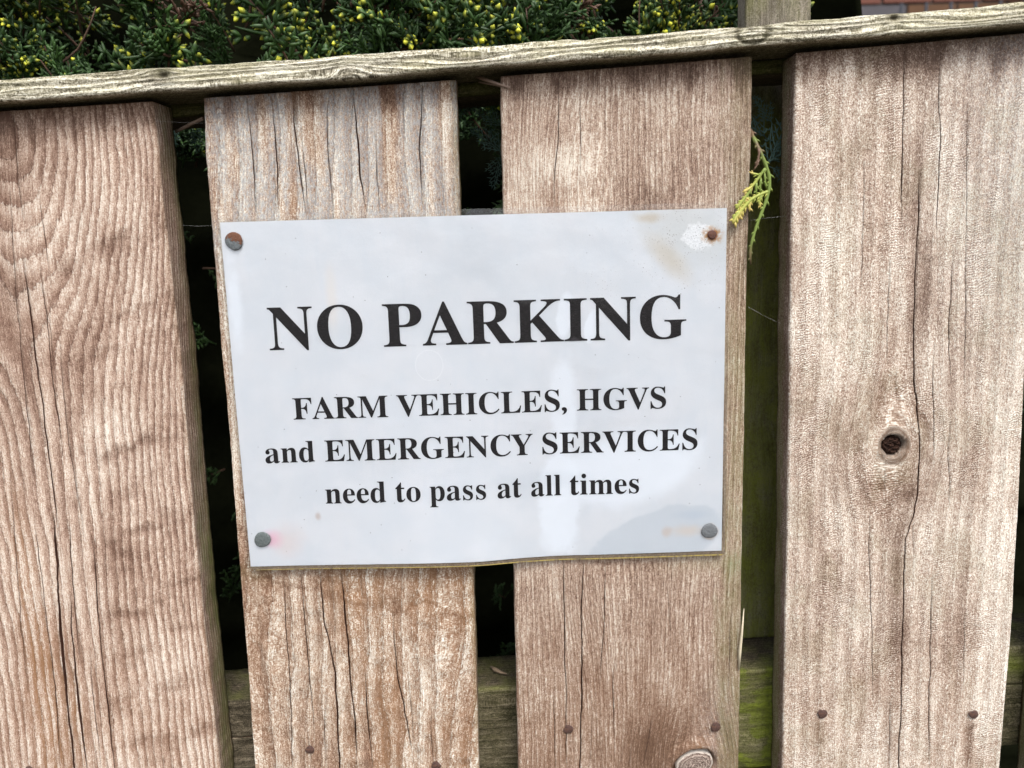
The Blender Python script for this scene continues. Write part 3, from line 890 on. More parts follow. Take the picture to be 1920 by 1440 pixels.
# pink bleed at the lower left nail, brown bleed at the lower right nail
col, _ = paper_blob(col, 512, 1010, 30, 26, (0.80, 0.42, 0.56), 0.65, 0.9, 0.3, 0.08)
col, _ = paper_blob(col, 540, 1015, 50, 50, (0.74, 0.64, 0.62), 0.5, 0.9, 0.4, 0.06)
col, _ = paper_blob(col, 597, 967, 8, 12, (0.55, 0.45, 0.40), 0.6, 0.9, 0.3, 0.2)
col, _ = paper_blob(col, 622, 560, 16, 90, (0.78, 0.72, 0.66), 0.4, 0.9, 0.4, 0.05)
col, _ = paper_blob(col, 1290, 995, 50, 18, (0.70, 0.60, 0.52), 0.55, 0.9, 0.5, 0.06)
col, _ = paper_blob(col, 1250, 998, 14, 16, (0.62, 0.50, 0.42), 0.5, 0.9, 0.5, 0.12)
col, _ = paper_blob(col, 1331, 997, 20, 20, (0.66, 0.46, 0.30), 0.6, 0.6, 0.3, 0.2)
col, _ = paper_blob(col, 1300, 965, 50, 14, (0.50, 0.57, 0.66), 0.35, 0.9, 0.5, 0.08)
M['paper'] = t.out(t.bsdf(col, 0.75, 0.1, t.bump(nz2 * 0.3 + nz1, 0.25, 0.001)))

TLc, TRc, BRc, BLc = [at(px, py, -0.003) for px, py in ((412, 417), (1363, 390), (1353, 1030), (470, 1059))]
BRc = (BRc[0], -0.1050); BLc = (BLc[0], -0.1052)
paper = sheet('paper', quad_fn(TLc, TRc, BRc, BLc), 150, 110, 0.0, 0.00018, M['paper'], SIGN)

# clear laminate, dirty where it stands proud of the paper
t = NT('laminate_film')
x, y, z = t.pos()
rim_b = t.sm(-105.0, -105.8, z)
rim_r = t.sm(147.2, 148.4, x + (z * 0.01))
rim = t.math('MAXIMUM', rim_b, rim_r * t.sm(40.0, -40.0, z))
edge_y = t.math('MAXIMUM', t.sm(-107.0, -107.5, z), t.sm(149.6, 150.2, x) * t.sm(20.0, -60.0, z))
n1 = t.noise(t.vec(x, z), 0.35, 4, 0.65)
dirtc = t.mix(edge_y * t.sm(0.35, 0.5, n1), (0.18, 0.14, 0.10), (0.30, 0.235, 0.065))
dm = (rim * (t.sm(0.3, 0.62, n1) * 0.45 + 0.22) + edge_y * 0.45).clamp()
tr = t.new('ShaderNodeBsdfTransparent')
tr.inputs[0].default_value = (0.985, 0.988, 0.99, 1)
gl = t.new('ShaderNodeBsdfGlossy')
gl.inputs['Roughness'].default_value = 0.12
gl.inputs['Color'].default_value = (1, 1, 1, 1)
t.put(gl.inputs['Normal'], t.bump(t.noise(t.vec(x, z), 0.06, 3, 0.5) + t.noise(t.vec(x, z), 0.5, 2, 0.5) * 0.05, 0.35, 0.002))
fr = t.new('ShaderNodeFresnel')
fr.inputs[0].default_value = 1.45
m1 = t.new('ShaderNodeMixShader')
t.put(m1.inputs[0], (E(t, fr.outputs[0]) * 0.75))
t.t.links.new(tr.outputs[0], m1.inputs[1])
t.t.links.new(gl.outputs[0], m1.inputs[2])
df = t.bsdf(dirtc, 0.5, 0.4)
m2 = t.new('ShaderNodeMixShader')
t.put(m2.inputs[0], dm)
t.t.links.new(m1.outputs[0], m2.inputs[1])
t.t.links.new(df.s, m2.inputs[2])
M['film'] = t.out(E(t, m2.outputs[0]))
FT = [at(px, py, -0.003) for px, py in ((408, 404), (1366, 379), (1361, 1041), (467, 1069))]
film = sheet('laminate', quad_fn(FT[0], FT[1], FT[2], FT[3], 0.0035), 160, 120, -0.00022, 0.00042, M['film'], SIGN)
t = NT('laminate_cut_edge')
a_ = t.new('ShaderNodeBsdfTransparent'); b_ = t.bsdf((0.26, 0.21, 0.08), 0.7, 0.1); m_ = t.new('ShaderNodeMixShader')
m_.inputs[0].default_value = 0.3
t.t.links.new(a_.outputs[0], m_.inputs[1]); t.t.links.new(b_.s, m_.inputs[2])
film.data.materials.append(t.out(E(t, m_.outputs[0])))
mi = np.zeros(len(film.data.polygons), np.int32); mi[159 * 119 * 2:] = 1
film.data.polygons.foreach_set('material_index', mi)
tag(film, 'clear laminate pouch with a dirty yellowed rim')

# printed lettering: outlines of a bold serif face, 1/2000 em units
GLY = json.loads(r'''{",":[438,[[[118,-223,118,-236,276,-192],[352,-62,352,52,352,170],[296,246,210,246,142,246],[92,198,92,132,92,66],[132,22,190,20,208,-52],[184,-154,118,-198,118,-211]]]],"A":[1300,[[[109,0,-26,0,-26,18],[-26,36,-26,54,13,54],[45,66,70,90,95,114],[121,158,146,222,302,611],[458,999,614,1388,632,1387],[650,1387,668,1386,827,1010],[985,634,1144,258,1175,186],[1201,134,1224,102,1247,70],[1279,54,1320,54,1320,36],[1320,18,1320,0,1107,0],[895,0,682,0,682,18],[682,36,682,54,790,54],[844,81,844,136,844,155],[833,190,812,242,792,293],[772,343,752,394,604,394],[456,394,308,394,283,333],[259,271,234,210,230,201],[227,189,225,175,223,161],[222,151,222,144,222,84],[271,54,368,54,372,54],[376,54,380,54,380,36],[380,18,380,0,245,0]],[[401,635,338,478,465,478],[593,478,720,478,655,635],[591,793,526,950,463,793]]]],"C":[1394,[[[1005,-32,764,-32,631,-32],[512,-2,409,59,306,120],[225,204,166,311,107,418],[78,541,78,680,78,817],[108,939,167,1045,226,1151],[308,1234,413,1295,518,1356],[637,1386,772,1386,863,1386],[970,1361,1094,1310,1114,1301],[1134,1296,1154,1296,1203,1296],[1235,1326,1248,1386,1265,1386],[1283,1386,1300,1386,1300,1230],[1300,1074,1300,918,1283,918],[1267,918,1250,918,1205,1042],[1142,1140,1061,1212,980,1284],[890,1320,790,1320,549,1320],[428,1105,428,674,428,271],[561,70,828,70,908,70],[987,91,1066,133,1145,175],[1215,236,1276,316,1295,299],[1313,281,1332,264,1195,67]]]],"E":[1316,[[[427,0,42,0,42,17],[42,33,42,50,113,50],[161,63,186,88,211,113],[224,161,224,232,224,521],[224,809,224,1098,224,1185],[211,1241,185,1267,159,1293],[113,1306,48,1306,48,1323],[48,1339,48,1356,428,1356],[808,1356,1188,1356,1188,1221],[1188,1087,1188,952,1173,952],[1157,952,1142,952,1126,1076],[1083,1162,1013,1210,943,1258],[835,1282,690,1282,647,1282],[616,1280,595,1275,574,1270],[561,1259,554,1241,547,1223],[544,1195,544,1156,544,1015],[544,873,544,732,555,732],[565,732,576,732,665,732],[731,755,772,801,813,847],[842,923,858,1028,874,1028],[890,1028,906,1028,906,803],[906,577,906,352,889,352],[873,352,856,352,849,432],[835,495,813,540,791,585],[759,617,717,635,675,653],[620,662,552,662,549,662],[547,662,544,662,544,508],[544,354,544,200,544,151],[553,119,572,104,591,89],[629,82,686,82,783,82],[866,93,933,115,1000,137],[1057,173,1104,223,1151,273],[1191,341,1224,426,1243,426],[1261,426,1280,426,1253,284],[1225,142,1198,0,813,0]]]],"F":[1204,[[[285,0,46,0,46,17],[46,35,46,52,115,57],[162,73,186,100,210,127],[222,177,222,250,222,539],[222,827,222,1116,222,1188],[209,1236,183,1260,157,1284],[110,1299,42,1306,42,1323],[42,1339,42,1356,419,1356],[795,1356,1172,1356,1172,1221],[1172,1087,1172,952,1156,952],[1140,952,1124,952,1111,1035],[1089,1100,1058,1148,1027,1196],[982,1231,923,1252,864,1273],[784,1284,684,1284,645,1284],[616,1282,595,1279,574,1276],[560,1267,553,1254,546,1241],[542,1218,542,1186,542,1036],[542,886,542,736,550,736],[558,736,566,736,654,736],[719,759,762,805,805,851],[833,927,846,1032,864,1032],[882,1032,900,1032,900,805],[900,579,900,352,883,352],[865,352,848,352,835,469],[807,551,764,597,721,643],[654,666,562,666,555,666],[549,666,542,666,542,524],[542,382,542,240,542,192],[548,154,559,127,570,100],[592,81,624,70,656,59],[703,53,764,52,764,35],[764,17,764,0,525,0]]]],"G":[1512,[[[977,-30,798,-30,654,-30],[528,-1,421,58,314,117],[230,199,171,306,112,413],[82,538,82,682,82,821],[112,943,171,1048,230,1153],[312,1236,415,1296,518,1356],[635,1386,766,1386,870,1386],[981,1361,1100,1312,1120,1303],[1138,1298,1154,1298,1177,1298],[1195,1305,1208,1319,1221,1333],[1235,1355,1248,1386,1266,1386],[1284,1386,1302,1386,1302,1229],[1302,1073,1302,916,1285,916],[1267,916,1250,916,1222,997],[1185,1068,1138,1128,1091,1188],[1039,1235,980,1269,921,1303],[860,1320,796,1320,555,1320],[434,1106,434,678,434,469],[468,310,536,201,604,92],[699,38,820,38,896,38],[948,52,977,81,1006,110],[1020,153,1020,212,1020,268],[1020,324,1020,380,1020,443],[1007,485,980,507,953,529],[900,541,820,542,820,558],[820,574,820,590,1043,590],[1267,590,1490,590,1490,574],[1490,558,1490,542,1425,541],[1381,529,1360,508,1339,487],[1328,445,1328,382,1328,283],[1328,185,1328,86,1153,9]]]],"H":[1558,[[[271,0,46,0,46,17],[46,35,46,52,115,55],[162,69,186,94,210,119],[222,168,222,240,222,536],[222,832,222,1128,222,1192],[210,1237,185,1262,160,1287],[115,1302,48,1306,48,1323],[48,1339,48,1356,272,1356],[496,1356,720,1356,720,1339],[720,1323,720,1306,671,1302],[633,1295,608,1286,583,1277],[565,1260,556,1236,547,1212],[542,1176,542,1128,542,1001],[542,873,542,746,701,746],[859,746,1018,746,1018,873],[1018,1001,1018,1128,1018,1176],[1014,1212,1005,1236,996,1260],[979,1277,954,1286,929,1295],[891,1302,840,1306,840,1323],[840,1339,840,1356,1063,1356],[1287,1356,1510,1356,1510,1339],[1510,1323,1510,1306,1441,1301],[1395,1286,1372,1263,1349,1240],[1338,1195,1338,1128,1338,832],[1338,536,1338,240,1338,173],[1350,126,1373,98,1396,70],[1442,55,1510,52,1510,35],[1510,17,1510,0,1287,0],[1063,0,840,0,840,17],[840,35,840,52,908,55],[955,68,980,91,1005,114],[1018,164,1018,240,1018,379],[1018,519,1018,658,859,658],[701,658,542,658,542,519],[542,379,542,240,542,168],[554,119,578,94,602,69],[649,55,720,52,720,35],[720,17,720,0,495,0]]]],"I":[776,[[[271,0,40,0,40,17],[40,35,40,52,107,59],[154,73,182,96,210,119],[224,161,224,224,224,533],[224,843,224,1152,224,1213],[212,1254,188,1273,164,1292],[115,1303,40,1306,40,1323],[40,1339,40,1356,269,1356],[499,1356,728,1356,728,1339],[728,1323,728,1306,657,1303],[609,1292,583,1273,557,1254],[544,1213,544,1152,544,845],[544,537,544,230,544,189],[549,156,558,132,567,108],[586,90,613,78,640,66],[680,57,732,52,732,35],[732,17,732,0,501,0]]]],"K":[1520,[[[273,0,48,0,48,17],[48,35,48,52,117,55],[164,69,188,94,212,119],[224,168,224,240,224,536],[224,832,224,1128,224,1192],[212,1237,187,1263,162,1289],[117,1303,50,1306,50,1323],[50,1339,50,1356,274,1356],[498,1356,722,1356,722,1339],[722,1323,722,1306,673,1302],[635,1295,610,1286,585,1277],[567,1260,558,1236,549,1212],[544,1176,544,1128,544,984],[544,840,544,696,681,835],[819,973,956,1112,1011,1167],[1038,1211,1038,1246,1038,1286],[981,1306,866,1306,866,1323],[866,1339,866,1356,1059,1356],[1253,1356,1446,1356,1446,1339],[1446,1323,1446,1306,1437,1306],[1429,1306,1420,1306,1305,1306],[1174,1229,1026,1074,953,999],[879,923,806,848,997,611],[1189,375,1380,138,1404,109],[1427,87,1450,74,1473,61],[1505,53,1546,52,1546,35],[1546,17,1546,0,1309,0],[1073,0,836,0,836,17],[836,35,836,52,865,52],[890,53,911,54,932,55],[947,58,958,62,982,71],[994,85,994,102,994,122],[977,153,942,196,826,343],[710,489,594,636,577,621],[561,605,544,590,544,473],[544,357,544,240,544,168],[556,119,580,94,604,69],[651,55,722,52,722,35],[722,17,722,0,497,0]]]],"L":[1270,[[[429,0,46,0,46,17],[46,35,46,52,115,55],[162,69,186,94,210,119],[222,168,222,240,222,536],[222,832,222,1128,222,1195],[210,1240,185,1265,160,1290],[115,1303,48,1306,48,1323],[48,1339,48,1356,280,1356],[512,1356,744,1356,744,1339],[744,1323,744,1306,691,1306],[649,1301,620,1292,591,1283],[570,1265,559,1240,548,1215],[542,1177,542,1128,542,834],[542,540,542,246,542,199],[545,164,552,140,559,116],[573,100,595,93,617,86],[651,82,696,82,792,82],[872,94,937,118,1002,142],[1056,182,1101,237,1146,292],[1185,367,1218,460,1236,460],[1254,460,1272,460,1247,307],[1221,153,1196,0,813,0]]]],"M":[1888,[[[196,0,42,0,42,17],[42,35,42,52,109,55],[156,69,183,94,210,119],[224,167,224,236,224,537],[224,837,224,1138,224,1182],[219,1215,210,1238,201,1261],[183,1277,157,1287,131,1297],[93,1303,44,1306,44,1323],[44,1339,44,1356,213,1356],[381,1356,550,1356,681,1045],[813,735,944,424,1075,735],[1207,1045,1338,1356,1505,1356],[1671,1356,1838,1356,1838,1339],[1838,1323,1838,1306,1774,1301],[1730,1285,1705,1260,1680,1235],[1668,1190,1668,1126,1668,835],[1668,545,1668,254,1668,198],[1673,156,1682,127,1691,98],[1708,79,1732,69,1756,59],[1791,53,1836,52,1836,35],[1836,17,1836,0,1617,0],[1397,0,1178,0,1178,17],[1178,35,1178,52,1226,56],[1263,63,1288,74,1313,85],[1331,104,1340,131,1349,158],[1354,197,1354,248,1354,561],[1354,875,1354,1188,1189,792],[1023,396,858,0,840,0],[822,0,804,0,641,386],[477,772,314,1158,314,851],[314,545,314,238,314,162],[328,112,356,88,384,64],[433,52,504,52,504,35],[504,17,504,0,350,0]]]],"N":[1470,[[[1219,-32,1200,-32,906,326],[612,684,318,1042,318,773],[318,503,318,234,318,163],[330,116,353,92,376,68],[424,55,496,52,496,35],[496,17,496,0,349,0],[201,0,54,0,54,17],[54,35,54,52,101,53],[136,59,161,69,186,79],[203,97,212,123,221,149],[226,186,226,234,226,541],[226,849,226,1156,158,1240],[119,1285,108,1290,95,1297],[77,1302,54,1306,54,1323],[54,1339,54,1356,191,1356],[329,1356,466,1356,699,1071],[931,787,1164,502,1164,709],[1164,917,1164,1124,1164,1172],[1159,1208,1150,1233,1141,1258],[1123,1275,1098,1285,1073,1295],[1035,1302,986,1306,986,1323],[986,1339,986,1356,1133,1356],[1281,1356,1428,1356,1428,1339],[1428,1323,1428,1306,1359,1303],[1313,1290,1290,1265,1267,1240],[1256,1193,1256,1122,1256,737],[1256,353,1256,-32,1237,-32]]]],"O":[1564,[[[877,-32,776,-32,677,-32],[586,-14,502,22,418,58],[344,108,281,172,218,236],[169,311,134,398,99,485],[82,578,82,678,82,778],[99,871,134,957,169,1043],[218,1118,282,1183,346,1248],[421,1298,507,1334,593,1370],[687,1388,790,1388,889,1388],[980,1370,1064,1335,1148,1300],[1221,1250,1284,1187,1347,1124],[1396,1049,1431,962,1466,875],[1484,781,1484,678,1484,578],[1466,485,1431,398,1396,311],[1346,236,1282,172,1218,108],[1143,58,1057,22,971,-14]],[[679,36,788,36,1016,36],[1130,250,1130,678,1130,889],[1098,1048,1035,1157,972,1266],[885,1320,774,1320,546,1320],[432,1106,432,678,432,469],[464,309,528,200,592,91]]]],"P":[1244,[[[271,0,46,0,46,17],[46,35,46,52,115,55],[162,69,186,94,210,119],[222,168,222,240,222,536],[222,832,222,1128,222,1192],[210,1237,185,1262,160,1287],[115,1302,48,1306,48,1323],[48,1339,48,1356,244,1356],[440,1356,636,1356,807,1356],[928,1341,1000,1310,1068,1281],[1121,1239,1160,1184,1199,1129],[1218,1064,1218,988,1218,875],[1176,784,1092,715,1008,646],[884,612,720,612,661,612],[601,612,542,612,542,488],[542,364,542,240,542,168],[554,119,578,94,602,69],[649,55,720,52,720,35],[720,17,720,0,495,0]],[[542,851,542,684,561,684],[581,684,600,684,699,684],[768,707,809,752,850,797],[870,873,870,980,870,1084],[853,1161,819,1210,785,1259],[727,1284,644,1284,604,1284],[577,1277,563,1262,549,1247],[542,1222,542,1186,542,1019]]]],"R":[1408,[[[271,0,46,0,46,17],[46,35,46,52,115,55],[162,69,186,94,210,119],[222,168,222,240,222,536],[222,832,222,1128,222,1192],[210,1237,185,1262,160,1287],[115,1302,48,1306,48,1323],[48,1339,48,1356,247,1356],[447,1356,646,1356,846,1356],[995,1327,1094,1268,1193,1209],[1242,1119,1242,996,1242,831],[1141,721,938,666,1054,494],[1170,322,1286,150,1309,117],[1329,92,1347,76,1365,60],[1391,52,1424,52,1426,52],[1428,52,1430,52,1430,35],[1430,17,1430,0,1289,0],[1149,0,1008,0,872,211],[736,421,600,632,581,632],[561,632,542,632,542,501],[542,371,542,240,542,168],[554,119,578,94,602,69],[649,55,720,52,720,35],[720,17,720,0,495,0]],[[542,847,542,696,563,696],[585,696,606,696,710,696],[786,720,833,769,880,818],[904,895,904,1000,904,1189],[825,1284,668,1284,615,1284],[580,1275,565,1258,550,1241],[542,1204,542,1148,542,997]]]],"S":[1162,[[[146,-32,128,-32,128,135],[128,303,128,470,147,470],[167,470,186,470,218,325],[267,217,332,148,397,79],[482,44,586,44,662,44],[722,65,765,107,808,149],[830,202,830,266,830,354],[777,424,670,476,608,507],[546,537,484,568,368,625],[283,687,229,752,175,817],[148,896,148,988,148,1069],[165,1140,200,1199,235,1258],[282,1305,343,1338,404,1371],[473,1388,550,1388,590,1388],[634,1383,683,1374,732,1365],[784,1351,840,1334,851,1331],[860,1329,868,1327,876,1325],[884,1324,892,1324,927,1324],[947,1345,954,1388,973,1388],[991,1388,1010,1388,1010,1242],[1010,1096,1010,950,993,950],[977,950,960,950,941,1025],[913,1090,874,1146,835,1202],[790,1246,739,1277,688,1308],[634,1324,578,1324,510,1324],[456,1306,416,1270,376,1234],[356,1188,356,1132,356,1080],[373,1037,408,1002,443,967],[494,934,562,902,626,872],[690,842,754,812,835,775],[899,735,945,694,991,653],[1023,608,1042,560,1061,512],[1070,457,1070,396,1070,311],[1050,236,1009,172,968,108],[911,58,836,23,761,-12],[673,-30,572,-30,539,-30],[505,-28,472,-23,439,-18],[406,-10,374,2,341,14],[314,23,293,28,272,33],[259,36,252,36,231,36],[215,31,206,21,197,11],[189,-7,182,-32,164,-32]]]],"V":[1274,[[[649,-38,632,-38,465,353],[299,743,132,1134,111,1182],[89,1221,67,1251,45,1281],[9,1299,-42,1306,-42,1323],[-42,1339,-42,1356,181,1356],[405,1356,628,1356,628,1339],[628,1323,628,1306,567,1306],[522,1300,495,1287,468,1274],[454,1252,454,1220,454,1200],[463,1169,480,1126,577,893],[673,659,770,426,859,659],[947,891,1036,1124,1049,1160],[1056,1191,1056,1218,1056,1251],[1043,1274,1017,1286,991,1298],[949,1305,890,1306,890,1323],[890,1339,890,1356,1032,1356],[1174,1356,1316,1356,1316,1339],[1316,1323,1316,1306,1275,1306],[1241,1295,1216,1273,1191,1251],[1165,1207,1138,1140,987,747],[835,355,684,-38,667,-38]]]],"Y":[1268,[[[527,0,302,0,302,17],[302,35,302,52,371,55],[418,69,442,94,466,119],[478,168,478,240,478,337],[478,435,478,532,365,739],[251,945,138,1152,102,1219],[70,1261,42,1278,29,1286],[15,1292,2,1296,-11,1300],[-25,1303,-40,1304,-40,1321],[-40,1339,-40,1356,179,1356],[397,1356,616,1356,616,1339],[616,1321,616,1304,605,1304],[593,1304,582,1304,546,1304],[517,1298,496,1287,475,1276],[464,1260,464,1240,464,1221],[472,1197,488,1166,572,1001],[656,837,740,672,824,811],[908,951,992,1090,1023,1141],[1038,1182,1038,1214,1038,1274],[988,1304,888,1304,885,1304],[881,1304,878,1304,878,1321],[878,1339,878,1356,1021,1356],[1165,1356,1308,1356,1308,1339],[1308,1321,1308,1304,1273,1300],[1243,1287,1218,1264,1193,1241],[1167,1209,1140,1166,1026,979],[912,793,798,606,798,484],[798,362,798,240,798,168],[810,119,834,94,858,69],[905,55,976,52,976,35],[976,17,976,0,751,0]]]],"a":[1024,[[[841,-30,758,-30,658,-30],[604,15,596,104,505,17],[401,-26,284,-26,215,-26],[160,-6,120,34,80,74],[60,125,60,188,60,276],[103,348,189,405,275,462],[409,515,592,566,592,617],[592,667,592,718,592,774],[580,815,556,841,532,867],[493,880,440,880,353,880],[310,859,310,816,310,808],[319,791,338,764,357,737],[366,712,366,688,366,652],[353,623,327,601,301,579],[269,568,230,568,189,568],[156,580,133,605,110,630],[98,663,98,704,98,751],[114,792,147,829,180,866],[225,895,282,916,339,937],[406,948,482,948,625,948],[725,922,784,870,843,818],[872,737,872,626,872,479],[872,333,872,186,872,151],[874,129,878,118,882,107],[891,102,906,102,919,102],[935,109,954,124,963,110],[971,96,980,82,915,7]],[[385,100,450,100,469,100],[491,107,518,122,545,137],[569,159,592,188,592,293],[592,399,592,504,432,467],[352,382,352,250,352,150]]]],"d":[1102,[[[525,-30,416,-30,347,-30],[285,-10,231,31,177,72],[135,127,104,198,73,269],[58,349,58,438,58,541],[74,630,107,707,140,784],[185,843,242,885,299,927],[363,948,434,948,527,948],[604,910,664,834,664,954],[664,1074,664,1194,664,1235],[653,1264,632,1281,611,1298],[575,1307,524,1308,524,1324],[524,1340,524,1356,666,1356],[808,1356,950,1356,950,979],[950,601,950,224,950,175],[956,140,967,121,978,102],[1007,89,1052,82,1052,65],[1052,49,1052,32,945,32],[816,11,664,-30,664,19],[664,67,664,116,608,19]],[[451,84,510,84,541,84],[571,97,601,123,631,149],[652,183,664,226,664,391],[664,555,664,720,659,753],[642,781,614,803,586,825],[554,836,518,836,455,836],[413,805,388,744,363,681],[350,585,350,456,350,331],[361,236,386,174,410,114]]]],"e":[896,[[[621,-30,458,-30,381,-30],[312,-10,252,31,192,72],[145,129,110,204,75,279],[58,367,58,468,58,561],[76,644,112,716,148,788],[197,845,259,886,321,927],[391,948,468,948,583,948],[674,910,741,834,808,758],[842,652,842,516,842,509],[842,501,842,494,677,494],[513,494,348,494,351,249],[433,126,594,126,673,126],[743,169,804,256,819,243],[833,229,848,216,751,52]],[[346,583,346,572,431,572],[515,572,600,572,600,595],[600,617,600,640,600,724],[592,786,575,825,558,864],[527,884,480,884,391,884],[346,791,346,606,346,595]]]],"i":[590,[[[341,1078,300,1078,257,1078],[222,1092,193,1121,164,1150],[150,1185,150,1228,150,1271],[164,1307,193,1336,222,1365],[257,1380,300,1380,343,1380],[378,1365,407,1336,436,1307],[450,1271,450,1228,450,1185],[435,1150,406,1121,377,1092]],[[215,0,54,0,54,16],[54,32,54,48,94,51],[121,60,135,76,149,92],[156,122,156,166,156,361],[156,555,156,750,156,799],[150,832,139,848,128,864],[101,873,60,874,61,891],[61,907,62,924,189,924],[315,924,442,924,442,671],[442,419,442,166,442,125],[448,95,460,78,472,61],[497,51,536,48,536,32],[536,16,536,0,375,0]]]],"l":[594,[[[215,0,54,0,54,16],[54,32,54,48,94,51],[121,60,135,76,149,92],[156,122,156,166,156,505],[156,845,156,1184,156,1228],[151,1259,140,1278,129,1297],[103,1307,60,1308,60,1324],[60,1340,60,1356,187,1356],[315,1356,442,1356,442,959],[442,563,442,166,442,125],[448,95,460,78,472,61],[497,51,536,48,536,32],[536,16,536,0,375,0]]]],"m":[1650,[[[212,0,54,0,54,16],[54,32,54,48,93,49],[119,59,134,76,149,93],[156,123,156,166,156,362],[156,558,156,754,156,795],[149,826,136,845,123,864],[96,875,56,876,56,892],[56,908,56,924,183,924],[309,924,436,924,436,879],[436,833,436,788,512,895],[602,948,706,948,842,948],[925,891,954,778,1031,891],[1128,948,1244,948,1415,948],[1500,842,1500,630,1500,475],[1500,321,1500,166,1500,125],[1506,95,1519,77,1532,59],[1557,49,1596,48,1596,32],[1596,16,1596,0,1439,0],[1281,0,1124,0,1124,16],[1124,32,1124,48,1161,49],[1187,59,1200,78,1213,97],[1220,126,1220,166,1220,326],[1220,486,1220,646,1220,701],[1214,741,1202,768,1190,795],[1164,808,1124,808,1065,808],[1013,774,966,706,966,526],[966,346,966,166,966,126],[972,97,985,78,998,59],[1023,49,1060,48,1060,32],[1060,16,1060,0,905,0],[749,0,594,0,594,16],[594,32,594,48,631,49],[657,59,670,78,683,97],[690,126,690,166,690,326],[690,486,690,646,690,699],[684,740,672,767,660,794],[634,808,594,808,531,808],[479,772,436,700,436,522],[436,344,436,166,436,126],[442,97,454,79,466,61],[491,51,528,48,528,32],[528,16,528,0,370,0]]]],"n":[1134,[[[215,0,54,0,54,16],[54,32,54,48,93,49],[119,59,134,76,149,93],[156,123,156,166,156,362],[156,558,156,754,156,795],[149,826,136,845,123,864],[96,875,56,876,56,892],[56,908,56,924,184,924],[312,924,440,924,440,881],[440,839,440,796,513,897],[608,948,724,948,897,948],[984,842,984,630,984,475],[984,321,984,166,984,125],[991,95,1004,77,1017,59],[1043,49,1082,48,1082,32],[1082,16,1082,0,922,0],[762,0,602,0,602,16],[602,32,602,48,607,48],[611,48,616,48,672,48],[700,87,700,166,700,326],[700,486,700,646,700,701],[694,741,682,768,670,795],[644,808,604,808,541,808],[487,772,440,700,440,522],[440,344,440,166,440,125],[446,95,459,77,472,59],[497,49,536,48,536,32],[536,16,536,0,375,0]]]],"o":[1002,[[[589,-30,502,-30,414,-30],[336,-9,269,34,202,77],[149,135,112,209,75,283],[56,366,56,458,56,553],[75,637,112,711,149,785],[202,843,269,885,336,927],[413,948,500,948,587,948],[663,927,730,886,797,845],[849,787,887,714,925,641],[944,555,944,458,944,362],[925,277,887,204,849,131],[797,73,731,32,665,-9]],[[446,34,502,34,558,34],[598,62,622,116,634,143],[642,185,647,242,652,299],[654,371,654,458,654,634],[642,750,618,806,594,862],[555,890,502,890,443,890],[404,862,382,806,359,749],[348,633,348,460,348,373],[351,301,356,243,361,185],[370,143,382,116,406,61]]]],"p":[1106,[[[231,-414,52,-414,52,-399],[52,-383,52,-368,83,-367],[105,-360,120,-349,135,-338],[146,-322,150,-300,154,-280],[156,-243,156,-190,156,115],[156,419,156,724,156,785],[150,825,138,843,126,861],[99,873,58,878,58,893],[58,909,58,924,181,924],[303,924,426,924,426,877],[426,829,426,782,486,894],[573,950,686,950,757,950],[819,929,872,888,925,847],[967,790,997,719,1027,648],[1042,567,1042,476,1042,379],[1027,292,996,215,965,138],[922,78,867,35,812,-8],[748,-30,676,-30,579,-30],[500,12,440,96,440,7],[440,-83,440,-172,440,-225],[444,-266,452,-294,460,-322],[475,-341,497,-350,519,-359],[549,-365,588,-366,588,-382],[588,-398,588,-414,409,-414]],[[518,84,582,84,643,84],[686,115,712,176,739,240],[752,335,752,460,752,581],[741,674,718,738,697,798],[655,828,592,828,531,828],[480,785,440,700,440,535],[440,369,440,204,471,124]]]],"s":[858,[[[545,-30,450,-30,397,-30],[332,-15,258,18,246,23],[233,26,218,26,186,26],[164,9,152,-26,137,-26],[121,-26,106,-26,106,87],[106,201,106,314,123,314],[141,314,158,314,177,230],[210,164,258,116,306,68],[359,44,418,44,467,44],[505,56,532,79,559,102],[572,134,572,174,572,230],[536,276,464,312,415,337],[367,361,318,386,249,421],[197,460,162,504,127,548],[110,599,110,656,110,740],[138,810,193,866,248,922],[324,950,420,950,441,950],[466,947,494,941,522,935],[555,927,592,916,599,915],[606,913,614,911,622,909],[629,908,634,908,657,908],[674,922,686,950,699,950],[713,950,726,950,726,853],[726,757,726,660,711,660],[695,660,680,660,659,732],[627,787,585,825,543,863],[496,882,444,882,401,882],[369,872,346,851,323,830],[312,804,312,772,312,740],[322,713,343,692,364,671],[395,650,436,630,481,608],[525,586,570,564,638,531],[688,493,719,451,750,409],[766,353,766,282,766,186],[737,110,679,54,621,-2]]]],"t":[680,[[[503,-28,368,-28,288,-28],[231,-8,196,31,161,70],[144,131,144,212,144,418],[144,624,144,830,116,830],[88,830,60,830,60,851],[60,871,60,892,140,968],[207,1037,262,1099,317,1161],[357,1215,384,1262,399,1262],[415,1262,430,1262,430,1149],[430,1037,430,924,493,924],[555,924,618,924,618,893],[618,861,618,830,555,830],[493,830,430,830,430,635],[430,439,430,244,430,203],[435,172,445,151,455,130],[473,120,500,120,547,120],[585,154,614,222,630,213],[646,205,662,196,601,47]]]]," ":[556,[]]}''')


